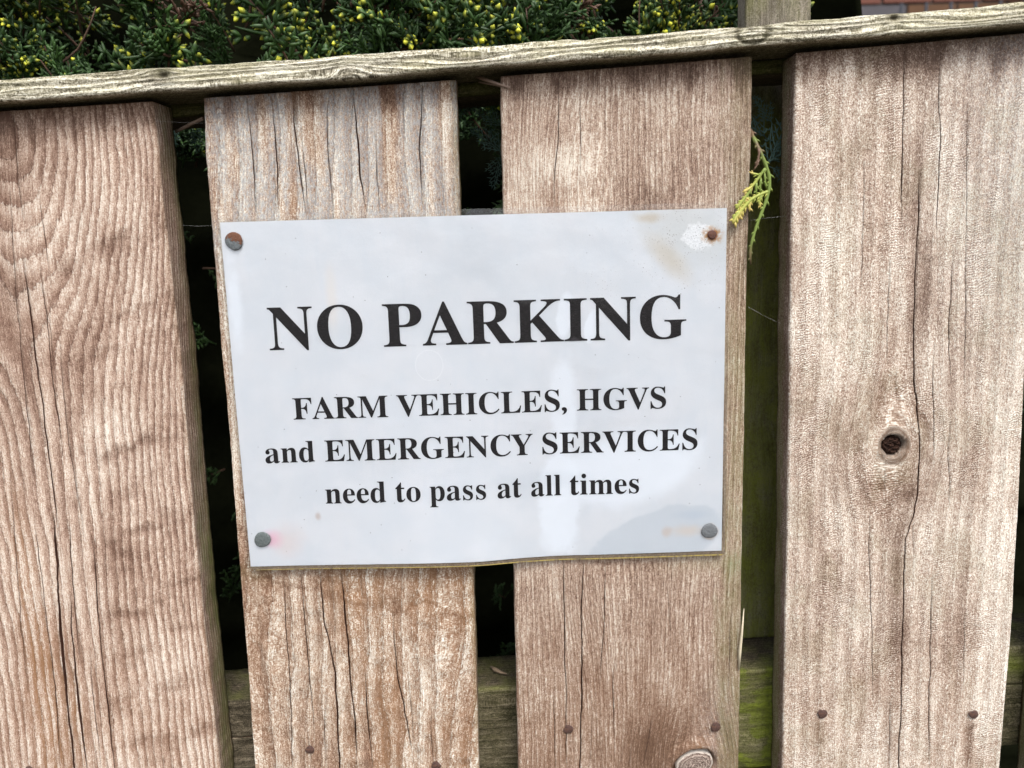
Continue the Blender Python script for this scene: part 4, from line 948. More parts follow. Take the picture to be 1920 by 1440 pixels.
def glyph_pts(ch, seg=7):
    loops = []
    for sp in GLY[ch][1]:
        n = len(sp); pts = []
        for i in range(n):
            a = sp[i]; b = sp[(i + 1) % n]
            p0 = a[2:4]; h0 = a[4:6]; h1 = b[0:2]; p1 = b[2:4]
            straight = abs((h0[0] - p0[0]) * (p1[1] - p0[1]) - (h0[1] - p0[1]) * (p1[0] - p0[0])) < 40 * max(1, math.hypot(p1[0] - p0[0], p1[1] - p0[1])) * 0.05
            straight = straight and abs((h1[0] - p0[0]) * (p1[1] - p0[1]) - (h1[1] - p0[1]) * (p1[0] - p0[0])) < 40 * max(1, math.hypot(p1[0] - p0[0], p1[1] - p0[1])) * 0.05
            m_ = 1 if straight else seg
            for k in range(m_):
                s_ = k / m_; q = 1 - s_
                pts.append((q ** 3 * p0[0] + 3 * q * q * s_ * h0[0] + 3 * q * s_ * s_ * h1[0] + s_ ** 3 * p1[0],
                            q ** 3 * p0[1] + 3 * q * q * s_ * h0[1] + 3 * q * s_ * s_ * h1[1] + s_ ** 3 * p1[1]))
        loops.append(pts)
    return loops


from mathutils.geometry import delaunay_2d_cdt


def glyph_mesh(ch):
    loops = glyph_pts(ch)
    verts = []; edges = []
    for lp in loops:
        b = len(verts)
        verts += [Vector(p) for p in lp]
        edges += [(b + i, b + (i + 1) % len(lp)) for i in range(len(lp))]
    vo, eo, fo, _, _, _ = delaunay_2d_cdt(verts, edges, [], 0, 1e-4)
    def inside(p):
        c_ = False
        for lp in loops:
            j = len(lp) - 1
            for i in range(len(lp)):
                xi, yi = lp[i]; xj, yj = lp[j]
                if (yi > p[1]) != (yj > p[1]) and p[0] < (xj - xi) * (p[1] - yi) / (yj - yi) + xi:
                    c_ = not c_
                j = i
        return c_
    F = []
    for f in fo:
        cx = sum(vo[i][0] for i in f) / 3; cy = sum(vo[i][1] for i in f) / 3
        if len(f) == 3 and inside((cx, cy)):
            a_, b_, c_ = [vo[i] for i in f]
            area = (b_[0] - a_[0]) * (c_[1] - a_[1]) - (b_[1] - a_[1]) * (c_[0] - a_[0])
            F.append(tuple(f) if area > 0 else tuple(f)[::-1])
    return np.array([(v[0], v[1]) for v in vo]), np.array(F)


_cache = {}
def word_mesh(s, x0, x1, zb, cap_h):
    V = []; F = []; pen = 0; nb = 0; lo = 1e9; hi = -1e9
    for ch in s:
        if ch not in _cache: _cache[ch] = glyph_mesh(ch)
        v, f = _cache[ch]
        v = v + [pen, 0]
        lo = min(lo, v[:, 0].min()); hi = max(hi, v[:, 0].max())
        V.append(v); F.append(f + nb); nb += len(v)
        pen += GLY[ch][0]
    V = np.concatenate(V); F = np.concatenate(F)
    Hh = _cache['H'][0][:, 1].max() if 'H' in _cache else glyph_mesh('H')[0][:, 1].max()
    X = x0 + (V[:, 0] - lo) / (hi - lo) * (x1 - x0)
    Z = zb + V[:, 1] / Hh * cap_h
    return X, Z, F


t = NT('printed_black_ink')
x, y, z = t.pos()
n1 = t.noise(t.vec(x * 0.4, z * 2.2), 1.0, 4, 0.7)
M['ink'] = t.out(t.bsdf(t.mix(t.sm(0.35, 0.75, n1), (0.012, 0.011, 0.013), (0.034, 0.031, 0.035)), 0.7, 0.2))
LINES = [
    ([('NO', -.1243, -.0684), ('PARKING', -.0564, .1242)], .0298, .0253),
    ([('FARM', -.1134, -.0560), ('VEHICLES', -.0508, .0478), (',', .0489, .0521), ('HGVS', .0582, .1122)], -.0127, .0131),
    ([('and', -.1323, -.1022), ('EMERGENCY', -.0959, .0308), ('SERVICES', .0366, .1316)], -.0392, .0131),
    ([('need', -.0973, -.0601), ('to', -.0541, -.0388), ('pass', -.0332, .0013), ('at', .0083, .0231), ('all', .0290, .0476), ('times', .0530, .0957)], -.0657, .0131),
]
for words, zb, ch_ in LINES:
    Vs = []; Fs = []; nb = 0
    for wd, a, b in words:
        X, Z, F = word_mesh(wd, a, b, zb, ch_)
        Vs.append(np.stack([X, sheet_y(X, Z) - 0.00014, Z], 1)); Fs.append(F + nb); nb += len(X)
    me = mesh_np('printed_line', np.concatenate(Vs), np.concatenate(Fs), smooth=False)
    o = link('printed_line', me, M['ink'], SIGN)
    tag(o, 'printed words ' + ' '.join(w_[0] for w_ in words))


# ------------------------------------------------------------------ nails
def metal_mat(name, base, rust, amt, split=None):
    t = NT(name)
    x, y, z = t.pos()
    n = t.noise(t.vec(x, z, y), 0.6, 5, 0.7)
    n2 = t.noise(t.vec(x, z, y), 2.2, 3, 0.6)
    m = t.sm(0.62 - amt, 0.70 - amt, n)
    if split is not None:
        m = t.sm(-0.3, 0.5, z - split + x * 0.45 + (n - 0.5) * 11.0)
    c1 = t.mix(t.sm(0.45, 0.6, n2), base, tuple(v * 0.35 for v in base))
    c2 = t.mix(n2, tuple(v * 0.45 for v in rust), rust)
    col = t.mix(m, c1, c2)
    return t.out(t.bsdf(col, 0.55, 0.5, t.bump(n2 + n, 1.0, 0.0006), metal=0.35 if split is None else 0.3))


def nail_mesh(name, r, h, seed, shank=0.03, flat=0.0, dome=0.12):
    rs = np.random.RandomState(seed)
    N = 28; V = []; th = np.arange(N) / N * 2 * np.pi
    wob = 1 + 0.04 * np.sin(th * 2 + rs.rand() * 6) + 0.025 * np.sin(th * 3 + rs.rand() * 6) + 0.012 * rs.randn(N)
    if flat:
        a0 = rs.rand() * 6.28
        wob = np.minimum(wob, (1 - flat) / np.maximum(np.cos(th - a0), 0.05))
        a1 = a0 + 2.1
        wob = np.minimum(wob, (1 - flat * 0.6) / np.maximum(np.cos(th - a1), 0.05))
    rings = [(0.28, 0, 1), (0.28, shank, 1)]
    prof = [(0.22, shank), (0.22, 0.0), (0.93, 0.0), (1.0, -h * 0.3), (0.98, -h * 0.75), (0.86, -h * 0.98), (0.6, -h * (1 + dome * 0.6)), (0.3, -h * (1 + dome))]
    for pr, py in prof:
        for k in range(N):
            j = rs.randn() * r * 0.012 if pr < 0.95 and py < 0 else 0
            V.append((math.cos(th[k]) * r * pr * wob[k], py + j, math.sin(th[k]) * r * pr * wob[k]))
    V.append((0, -h * (1 + dome * 1.1), 0)); V.append((0, shank + 0.002, 0))
    F4 = []; F3 = []
    for i in range(len(prof) - 1):
        for k in range(N):
            a = i * N + k; b = i * N + (k + 1) % N
            F4.append((a, b, b + N, a + N))
    L = (len(prof) - 1) * N
    for k in range(N):
        F3.append((L + k, L + (k + 1) % N, len(V) - 2))
        F3.append((k, len(V) - 1, (k + 1) % N))
    return mesh_np(name, np.array(V), [np.array(F4), np.array(F3)])


def place(o, loc, rot=(0, 0, 0), parent_loc=(0, 0, 0)):
    o.location = Vector(loc) - Vector(parent_loc)
    o.rotation_euler = rot
    return o


SN = [
    ((438, 452), 0.0052, 0.0014, 'half', 'large clout nail half rusted brown at the top left corner of the notice', 0.0),
    ((492, 1012), 0.0050, 0.0013, 'zinc', 'dull grey clout nail in a pink stain at the lower left corner of the notice', 0.0),
    ((1331, 996), 0.0049, 0.0013, 'zinc2', 'grey clout nail with a brown stain at the lower right corner of the notice', 0.0),
    ((1336, 440), 0.0026, 0.0012, 'rust', 'small rusty nail in an orange rust ring at the top right corner of the notice', 0.12),
]
for i, ((px, py), r, h, kd, lab, fl) in enumerate(SN):
    x_, z_ = at(px, py, -0.0045)
    if kd == 'half': mt = metal_mat('half_rusted_zinc', (0.15, 0.17, 0.18), (0.16, 0.062, 0.03), 0, split=0.2)
    elif kd == 'rust': mt = metal_mat('rusted_iron', (0.10, 0.045, 0.035), (0.14, 0.055, 0.035), 0.2)
    elif kd == 'zinc': mt = metal_mat('dull_zinc', (0.15, 0.175, 0.175), (0.09, 0.10, 0.10), -0.05)
    else: mt = metal_mat('scratched_zinc', (0.19, 0.205, 0.22), (0.07, 0.07, 0.075), 0.0)
    me = nail_mesh('clout_nail', r, h, 20 + i, flat=fl)
    o = link('clout_nail', me, mt)
    o.location = (x_, float(sheet_y(x_, z_)) - 0.00035, z_)
    tag(o, lab, 'nail', 'nails holding the notice')
M['nail_rust'] = metal_mat('rusted_nail', (0.115, 0.062, 0.050), (0.17, 0.08, 0.05), 0.1)
for i, ((px, py), r, pl) in enumerate([((1065, 1366), .0033, pc), ((1341, 1362), .0034, pc), ((1541, 1337), .0034, pd), ((1824, 1338), .0032, pd),
                                       ((581, 1404), .0030, pb), ((818, 1434), .0033, pb), ((57, 1443), .0033, pa), ((268, 1452), .0033, pa)]):
    me = nail_mesh('nail', r, 0.0007, 60 + i, flat=0.22, dome=0.3)
    x_, z_ = at(px, py, 0.0)
    o = link('nail', me, M['nail_rust'], pl)
    o.location = (x_, -0.0004, z_)
    # pl carries world-metre vertices and sits at -FENCE.location, so its own frame is the world frame


# knots that sit in their own holes
def knot_mesh(name, rx, rz, rot, y_edge, y_mid, seed, rough=0.4):
    NR, NT_ = 26, 64
    th = np.arange(NT_) / NT_ * 2 * np.pi
    V = []
    for i in range(NR):
        f = i / (NR - 1)
        rad = 1 - f
        wob = 1 + 0.035 * np.sin(th * 2 + seed) + 0.03 * np.sin(th * 3 + seed * 2) + 0.012 * np.sin(th * 7)
        X = np.cos(th) * rx * rad * wob; Z = np.sin(th) * rz * rad * wob
        Y = y_edge + (y_mid - y_edge) * sm(0, 0.35, f) + (fbm(X * 900, Z * 900, seed) * rough + 0.20 * np.sin(rad * 30 + fbm(X * 200, Z * 200, seed + 1) * 5) * sm(0.1, 0.3, f)) * 0.001 * (1 if i else 0)
        c_, s_ = math.cos(rot), math.sin(rot)
        V.append(np.stack([X * c_ - Z * s_, Y, X * s_ + Z * c_], 1))
    base = V[0].copy(); base[:, 1] = 0.012
    V = np.concatenate([base] + V)
    idx = np.arange((NR + 1) * NT_).reshape(NR + 1, NT_)
    nx = np.roll(idx, -1, 1)
    Q = np.stack([idx[:-1], nx[:-1], nx[1:], idx[1:]], -1).reshape(-1, 4)
    rr = np.concatenate([np.full(NT_, 1.0)] + [np.full(NT_, 1 - i / (NR - 1)) for i in range(NR)])
    return mesh_np(name, V, Q, {'rad': rr})


def knot_mat(name, rimc, c_lo, c_hi, rimw):
    t = NT(name)
    x, y, z = t.pos()
    r = t.attr('rad')
    n = t.noise(t.vec(x, z), 0.55, 5, 0.7); n2 = t.noise(t.vec(x, z), 1.6, 3, 0.7)
    rg = ((r * 42.0) + (n - 0.5) * 14.0).sin()
    v = (0.5 + (n2 - 0.5) * 2.6 + rg * 0.25 + (n - 0.5)).clamp()
    col = t.mix(v, c_lo, c_hi)
    col = t.mix(t.sm(1 - rimw * 1.6, 1 - rimw * 0.6, r + (n - 0.5) * 0.12), col, rimc)
    return t.out(t.bsdf(col, 0.85, 0.15, t.bump(v, 1.0, 0.0008)))


kx, kz = KC[0] / 1000, KC[1] / 1000
o = link('knot', knot_mesh('knot', 0.0128, 0.0092, 0.55, 0.0003, -0.0012, 4, 0.9), knot_mat('pale_knot_wood', (0.66, 0.59, 0.52), (0.085, 0.042, 0.032), (0.56, 0.46, 0.39), 0.06), pc)
o.location = (kx + 0.0009, 0, kz)
tag(o, 'big loose oval knot with a pale rim')
o = link('knot', knot_mesh('knot', 0.0068, 0.0066, 0.2, 0.0036, 0.0016, 9, 2.4), knot_mat('dark_knot_wood', (0.03, 0.016, 0.012), (0.012, 0.007, 0.006), (0.085, 0.042, 0.028), 0.1), pd)
o.location = (KD[0] / 1000, 0, KD[1] / 1000)
tag(o, 'small dark knot sunk in its hole')
# splinter standing off the edge of the brown plank
def tube(pts, radii, sides=6, closed_tip=True, jit=0.0, seed=0):
    rs = np.random.RandomState(seed)
    pts = np.array(pts, float); n = len(pts)
    tan = np.gradient(pts, axis=0)
    tan /= np.linalg.norm(tan, axis=1)[:, None] + 1e-12
    ref = np.array([0.3, -0.9, 0.2]) if abs(tan[0][1]) < 0.8 else np.array([1.0, 0.1, 0.0])
    V = []
    for i in range(n):
        a = np.cross(tan[i], ref); a /= np.linalg.norm(a) + 1e-12
        b = np.cross(tan[i], a)
        for k in range(sides):
            th = 2 * math.pi * k / sides
            V.append(pts[i] + (a * math.cos(th) + b * math.sin(th)) * radii[i] * (1 + jit * rs.randn()))
    F = []
    for i in range(n - 1):
        for k in range(sides):
            p = i * sides + k; q = i * sides + (k + 1) % sides
            F.append((p, q, q + sides, p + sides))
    V.append(pts[0]); V.append(pts[-1])
    T = [((k + 1) % sides, k, n * sides) for k in range(sides)] + [((n - 1) * sides + k, (n - 1) * sides + (k + 1) % sides, n * sides + 1) for k in range(sides)]
    return np.array(V), np.array(F), np.array(T)


def join(parts):
    V = []; Q = []; T = []; A = []; n = 0
    for v, q, t3, a in parts:
        V.append(v); Q.append(q + n); T.append(t3 + n); A.append(a); n += len(v)
    return np.concatenate(V), [np.concatenate(Q), np.concatenate(T)], np.concatenate(A)


def simple_mat(name, c1, c2, scale=1.5, rough=0.8):
    t = NT(name)
    x, y, z = t.pos()
    n = t.noise(t.vec(x, y, z), scale, 4, 0.7)
    return t.out(t.bsdf(t.mix(n, c1, c2), rough, 0.2, t.bump(n, 0.6, 0.0006)))


pts = [(*at(px, py, -0.001), 0) for px, py in ((1384, 1255), (1385, 1220), (1388, 1185), (1391, 1138))]
pts = [(p[0] + 0.0006, -0.001 - 0.0008 * i, p[1]) for i, p in enumerate(pts)]
v, q, t3 = tube(pts, [0.0006, 0.0011, 0.0008, 0.0002], 5)
tag(link('splinter', mesh_np('splinter', v, [q, t3]), simple_mat('splinter_wood', (0.42, 0.36, 0.24), (0.68, 0.60, 0.46)), pc), 'long pale splinter lifting off the plank edge')


# ------------------------------------------------------------------ foliage
def leaf_mat(name, deep, mid_, tipc, rough=0.55):
    t = NT(name)
    tip = t.attr('tip')
    x, y, z = t.pos()
    n = t.noise(t.vec(x, y, z), 0.25, 3, 0.6)
    n2 = t.noise(t.vec(x, y, z), 0.02, 2, 0.6)
    col = t.mix((n * 1.4 - 0.2 + (n2 - 0.5)).clamp(), deep, mid_)
    col = t.mix(t.sm(0.40, 1.0, tip), col, tipc)
    dead = t.sm(-0.4, -0.6, tip)
    col = t.mix(dead, col, t.mix(n, (0.055, 0.028, 0.018), (0.13, 0.075, 0.05)))
    return t.out(t.bsdf(col, rough, 0.35))


M['leaf'] = leaf_mat('conifer_foliage', (0.007, 0.020, 0.007), (0.042, 0.094, 0.018), (0.62, 0.62, 0.05))
M['leaf_dark'] = leaf_mat('shaded_conifer_foliage', (0.045, 0.09, 0.08), (0.13, 0.23, 0.19), (0.14, 0.21, 0.10))


def shoot(p0, d, ln, r, bend, tipv, rs, rings=6, sides=4, bud=True):
    d = d / np.linalg.norm(d)
    pts = []; rad = []; tp = []
    p = np.array(p0, float)
    for i in range(rings):
        f = i / (rings - 1)
        pts.append(p.copy())
        d = d + bend * 0.25
        d = d / np.linalg.norm(d)
        p = p + d * ln / (rings - 1)
        k = 1.25 if i % 2 else 0.75
        rr = r * k
        if bud: rr = r * (0.85 + (2.0 if tipv > 0.5 else 0.55) * math.sin(min(1, f * 1.05) * math.pi) ** 1.0 * f) * (1.12 if i % 2 else 0.9)
        if i == rings - 1: rr = r * 0.25
        rad.append(rr)
        tp.append(tipv * f ** 0.8 if tipv > 0 else tipv)
    v, q, t3 = tube(pts, rad, sides)
    a = np.concatenate([np.repeat(tp, sides), [tp[0], tp[-1]]])
    return v, q, t3, a


def spray(seed, size=0.055, dead=False, fern=False, yellow=0.5):
    rs = np.random.RandomState(seed)
    parts = []
    main = []
    d = np.array([0, 0, 1.0]); p = np.zeros(3)
    bend = np.array([rs.randn() * 0.10, rs.randn() * 0.10, 0])
    n = 7 if fern else 9
    for i in range(n + 1):
        main.append(p.copy()); d = d + bend * 0.25; d /= np.linalg.norm(d); p = p + d * size / n
    v, q, t3 = tube(main, np.linspace(0.0010, 0.0004, n + 1) * (0.8 if fern else 1), 4)
    parts.append((v, q, t3, np.full(len(v), -1.0 if rs.rand() < 0.6 and not fern else 0.05)))
    side = np.array([1.0, 0, 0])
    for i in range(1, n + 1):
        f = i / n
        for sgn in ((1, -1) if fern else ((1, -1) if rs.rand() < 0.75 else (rs.choice([1, -1]),))):
            ln = size * (0.42 * (1 - f) + 0.13) * rs.uniform(0.7, 1.25)
            ang = R_(38 if fern else rs.uniform(25, 60))
            sd_ = side * sgn + np.array([0, rs.uniform(-0.15, 0.15) if fern else rs.uniform(-0.9, 0.9), 0])
            dd = np.array([0, 0, math.cos(ang)]) + sd_ * math.sin(ang)
            tv = -1.0 if dead else (rs.uniform(0.6, 1.1) if rs.rand() < yellow else rs.uniform(0.0, 0.55))
            r0 = 0.00092 if not fern else 0.00085
            parts.append(shoot(main[i], dd, ln, r0 * 0.85, np.array([0, 0, 0.35]) + rs.randn(3) * 0.12, tv * (0.62 if tv > 0 else 1), rs, 6, 4, bud=not fern))
            ns = max(1, int(ln / (0.0085 if fern else 0.0050)))
            dn = dd / np.linalg.norm(dd)
            for j in range(ns):
                ff = (j + 0.6) / (ns + 0.3)
                for s2 in (1, -1):
                    if not fern and rs.rand() < 0.25: continue
                    l2 = rs.uniform(0.0038, 0.0085) * (1.2 - 0.5 * ff) * size / 0.055
                    per = np.cross(dn, np.array([0, 1.0, 0])); per /= np.linalg.norm(per)
                    d2 = dn * 0.9 + per * s2 * 0.75 + rs.randn(3) * (0.08 if fern else 0.28)
                    tv2 = -1.0 if dead else min(1.1, max(0, tv * rs.uniform(0.55, 1.1)))
                    parts.append(shoot(main[i] + dn * ln * ff, d2, l2, r0 * (1.02 if not fern else 0.92), np.zeros(3), tv2, rs, 4, 4 if not fern else 3, bud=not fern))
    return join(parts)


def rot_to(d, roll):
    d = np.array(d, float); d /= np.linalg.norm(d)
    up = np.array([0, -1.0, 0.15]) if abs(d[1]) < 0.9 else np.array([1.0, 0, 0])
    x_ = np.cross(up, d); x_ /= np.linalg.norm(x_)
    y_ = np.cross(d, x_)
    c_, s_ = math.cos(roll), math.sin(roll)
    return np.stack([x_ * c_ + y_ * s_, y_ * c_ - x_ * s_, d], 1)


def scatter(name, protos, items, mat, parent):
    """items: (proto, position, direction, roll, scale)"""
    V = []; Q = []; T = []; A = []; n = 0
    for k, pos, d, roll, sc in items:
        v, (q, t3), a = protos[k]
        Rm = rot_to(d, roll)
        V.append((v * sc) @ Rm.T + pos); Q.append(q + n); T.append(t3 + n); A.append(a); n += len(v)
    me = mesh_np(name, np.concatenate(V), [np.concatenate(Q), np.concatenate(T)], {'tip': np.concatenate(A)})
    return link(name, me, mat, parent)


HEDGE = tag(empty('conifer_hedge', (0.0, 0.3, -1.3)), 'dense dark green conifer hedge with yellow-green tips behind the fence', 'hedge')
rs = np.random.RandomState(42)
protos = [spray(100 + i, rs.uniform(0.040, 0.060), yellow=[0.05, 0.28, 0.50, 0.80][i % 4]) for i in range(12)]
protos_in = [spray(150 + i, rs.uniform(0.040, 0.055), yellow=0.0) for i in range(4)]
protos += [spray(200 + i, 0.045, dead=True) for i in range(3)]
items = []
centres = []
for i in range(60):                               # tufts of the part that rises above the capping, dark hollows between
    x_ = rs.uniform(-0.54, 0.25)
    z_ = rs.uniform(0.165, 0.285) + 0.03 * x_ if i < 40 else rs.uniform(0.26, 0.42)
    if any((x_ - c[0]) ** 2 + (z_ - c[2]) ** 2 < 0.034 ** 2 for c in centres): continue
    centres.append((x_, 0.150 + rs.uniform(-0.012, 0.030) + (0.05 if x_ > 0.165 else 0), z_ - 0.022, rs.randint(0, 4)))
for cx_, cy_, cz_, lvl in centres:
    for q in range(rs.randint(6, 10)):
        d = np.array([rs.randn() * 0.55, -0.75 + rs.randn() * 0.3, 0.60 + rs.randn() * 0.42])
        k = rs.randint(0, 3) * 4 + min(3, max(0, lvl + rs.randint(-1, 2)))
        if rs.rand() < 0.06: k = 12 + rs.randint(0, 3)
        items.append((k, np.array([cx_ + rs.randn() * 0.010, cy_ + rs.uniform(-0.006, 0.014), cz_ + rs.randn() * 0.010]), d, rs.uniform(-1.2, 1.2), rs.uniform(0.8, 1.45)))
for i in range(190):                              # deeper, darker layer
    x_ = rs.uniform(-0.52, 0.25); z_ = rs.uniform(0.16, 0.40)
    items.append((rs.choice([0, 4, 8, 1]), np.array([x_, 0.20 + rs.uniform(0, 0.04), z_ - 0.02]), np.array([rs.randn() * 0.5, -0.5, 0.8]), rs.uniform(-1, 1), rs.uniform(0.9, 1.4)))
for i in range(34):                               # right of the post, thinner and darker
    x_ = rs.uniform(0.25, 0.355); z_ = rs.uniform(0.13, 0.245 - max(0, x_ - 0.31) * 0.6)
    items.append((rs.choice([0, 1, 4, 8]), np.array([x_, 0.20 + rs.uniform(0, 0.08), z_ - 0.02]), np.array([rs.randn() * 0.5, -0.5, 0.6]), rs.uniform(-1, 1), rs.uniform(0.7, 1.0)))
for i in range(110):                              # shelf of foliage added behind the capping to block light into the gaps
    x_ = rs.uniform(-0.50, 0.50)
    if 0.168 < x_ < 0.235: continue
    items.append((rs.choice([0, 4, 8]), np.array([x_, 0.135 + rs.uniform(0, 0.03), capz(x_) - rs.uniform(0.0, 0.02)]), np.array([rs.randn() * 0.5, -0.9, 0.35]), rs.uniform(-0.6, 0.6), rs.uniform(0.9, 1.2)))
fol = scatter('foliage', protos, items, M['leaf'], HEDGE)
tag(fol, kind='stuff')
items = []
for i in range(170):                              # behind the planks, in the dark
    x_ = rs.uniform(-0.45, 0.47); z_ = rs.uniform(-0.42, 0.17)
    if 0.172 < x_ < 0.232: continue
    items.append((rs.randint(0, 4), np.array([x_, 0.18 + rs.uniform(0, 0.08), z_]), np.array([rs.randn() * 0.6, -0.35 + rs.randn() * 0.3, 0.3 + rs.randn() * 0.6]), rs.uniform(-1, 1), rs.uniform(0.8, 1.2)))
fol2 = scatter('inner_foliage', protos_in + protos[12:], items, M['leaf'], HEDGE)
tag(fol2, kind='stuff')
# fern-like flat sprays that push in between the hedge and the planks
ferns = [spray(300 + i, 0.055, fern=True, yellow=0.1) for i in range(3)]
def fr_(px, py, y_, qx, qy, k, sc, dy=0.0, roll=0.0):
    a = at(px, py, y_); b = at(qx, qy, y_ + dy)
    d = np.array([b[0] - a[0], dy, b[1] - a[1]])
    return (k, np.array([a[0], y_, a[1]]), d, roll, sc)
fit = [fr_(1436, 318, 0.034, 1462, 240, 0, 0.62), fr_(1438, 310, 0.038, 1490, 262, 1, 0.5), fr_(1442, 312, 0.036, 1478, 330, 2, 0.36),
       fr_(1440, 262, 0.042, 1406, 225, 1, 0.42, roll=0.3), fr_(1450, 235, 0.045, 1425, 190, 2, 0.36),
       fr_(945, 290, 0.055, 905, 250, 1, 0.45), fr_(945, 240, 0.055, 900, 205, 2, 0.38), fr_(880, 160, 0.06, 868, 205, 0, 0.4), fr_(940, 285, 0.07, 925, 330, 2, 0.4),
       fr_(355, 215, 0.07, 372, 262, 0, 0.4), fr_(330, 225, 0.075, 322, 250, 1, 0.4)]
fern = scatter('flat_sprays', ferns, fit, M['leaf_dark'], HEDGE)
tag(fern, kind='stuff')
# woody twigs inside
parts = []
for i in range(34):
    x_ = rs.uniform(-0.45, 0.14); z_ = rs.uniform(0.17, 0.36); y_ = rs.uniform(0.15, 0.22)
    if 0.165 < x_ < 0.24: continue
    pts = []; p = np.array([x_, y_, z_]); d = np.array([rs.randn() * 0.6, -0.3, 0.7 + rs.randn() * 0.3]); d /= np.linalg.norm(d)
    for j in range(7):
        pts.append(p.copy()); d = d + rs.randn(3) * 0.18; d /= np.linalg.norm(d); p = p + d * 0.012
    v, q, t3 = tube(pts, np.linspace(0.0012, 0.0005, 7), 5, jit=0.12, seed=i)
    parts.append((v, q, t3, np.zeros(len(v))))
V, F, _ = join(parts)
tag(link('twigs', mesh_np('twigs', V, F), simple_mat('twig_bark', (0.05, 0.03, 0.022), (0.16, 0.10, 0.07)), HEDGE), kind='stuff')
t = NT('hedge_light_block')
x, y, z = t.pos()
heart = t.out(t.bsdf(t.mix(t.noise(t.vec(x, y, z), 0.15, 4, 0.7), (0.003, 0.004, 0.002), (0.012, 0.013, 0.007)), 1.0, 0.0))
# the dark heart of the hedge: lumpy solid added to block light from behind
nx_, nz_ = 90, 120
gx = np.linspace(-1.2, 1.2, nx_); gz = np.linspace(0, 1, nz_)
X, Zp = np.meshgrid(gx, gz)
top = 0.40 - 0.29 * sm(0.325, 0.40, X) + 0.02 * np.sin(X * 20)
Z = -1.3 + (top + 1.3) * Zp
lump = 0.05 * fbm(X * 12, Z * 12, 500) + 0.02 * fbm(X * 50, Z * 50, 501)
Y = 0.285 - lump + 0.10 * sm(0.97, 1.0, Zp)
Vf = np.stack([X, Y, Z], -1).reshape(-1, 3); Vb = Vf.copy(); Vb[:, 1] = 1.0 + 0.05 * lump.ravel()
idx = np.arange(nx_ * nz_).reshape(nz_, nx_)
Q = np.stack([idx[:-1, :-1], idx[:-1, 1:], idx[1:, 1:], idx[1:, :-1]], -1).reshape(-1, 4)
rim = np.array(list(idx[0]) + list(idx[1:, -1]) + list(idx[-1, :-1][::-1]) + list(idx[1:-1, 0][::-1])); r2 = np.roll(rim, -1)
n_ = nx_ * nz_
me = mesh_np('inner_light_block', np.concatenate([Vf, Vb]), [Q, Q[:, ::-1] + n_, np.stack([rim, rim + n_, r2 + n_, r2], -1)])
tag(link('inner_light_block', me, heart, HEDGE), kind='stuff')

# ------------------------------------------------------------------ the sprig hanging out of the gap
t = NT('sprig_green')
c_ = t.attr('tip')
x, y, z = t.pos()
n = t.noise(t.vec(x, y, z), 0.8, 3, 0.6)
col = t.ramp(c_, [(0.0, (0.13, 0.065, 0.05)), (0.25, (0.11, 0.13, 0.03)), (0.55, (0.15, 0.21, 0.04)), (0.8, (0.33, 0.36, 0.07)), (1.0, (0.62, 0.47, 0.15))])
col = t.mix(n * 0.5, col, t.mix(0.6, col, (0.05, 0.07, 0.01)))
M['sprig'] = t.out(t.bsdf(col, 0.5, 0.35))


def sp(X, Y, dy=0.0):
    y_ = -0.0035 + dy
    a = at(1340 + X / 5.144, 220 + Y / 5.143, y_)
    return np.array([a[0], y_, a[1]])


def scaly(pl, r0, r1, c0, c1, parts, n_per=0.0016, scales=True, seed=0, brown_ends=False, mid=None):
    rs = np.random.RandomState(seed)
    pl = np.array(pl); seg = np.linalg.norm(np.diff(pl, axis=0), axis=1); s = np.concatenate([[0], np.cumsum(seg)])
    n = max(4, int(s[-1] / n_per)); ss = np.linspace(0, s[-1], n)
    pts = np.stack([np.interp(ss, s, pl[:, k]) for k in range(3)], 1)
    for _ in range(2):
        pts[1:-1] = (pts[:-2] + 2 * pts[1:-1] + pts[2:]) / 4
    f = ss / s[-1]
    rad = 1.08 * (r0 + (r1 - r0) * f) * np.where(np.arange(n) % 2, 1.15, 0.88)
    rad[-1] *= 0.3
    cc = c0 + (c1 - c0) * f if mid is None else np.interp(f, [m_[0] for m_ in mid], [m_[1] for m_ in mid])
    v, q, t3 = tube(pts, rad, 6)
    parts.append((v, q, t3, np.concatenate([np.repeat(cc, 6), [cc[0], cc[-1]]])))
    if scales:
        for i in range(1, n - 1):
            tg = pts[i + 1] - pts[i - 1]; tg /= np.linalg.norm(tg)
            pr = np.cross(tg, [0, 1, 0.0]); pr /= np.linalg.norm(pr) + 1e-9
            s_ = 1 if i % 2 else -1
            ln = rad[i] * rs.uniform(2.2, 3.3)
            d = tg * 0.9 + pr * s_ * 0.75 + np.array([0, -0.25 * rs.rand(), 0])
            b = pts[i] + pr * s_ * rad[i] * 0.5
            e = b + d * ln * 0.75
            vv, qq, tt = tube([b, (b + e) / 2 + pr * s_ * rad[i] * 0.15, e], [rad[i] * 0.75, rad[i] * 0.55, rad[i] * 0.08], 4)
            parts.append((vv, qq, tt, np.full(len(vv), min(1, cc[i] + rs.uniform(0, 0.12)))))


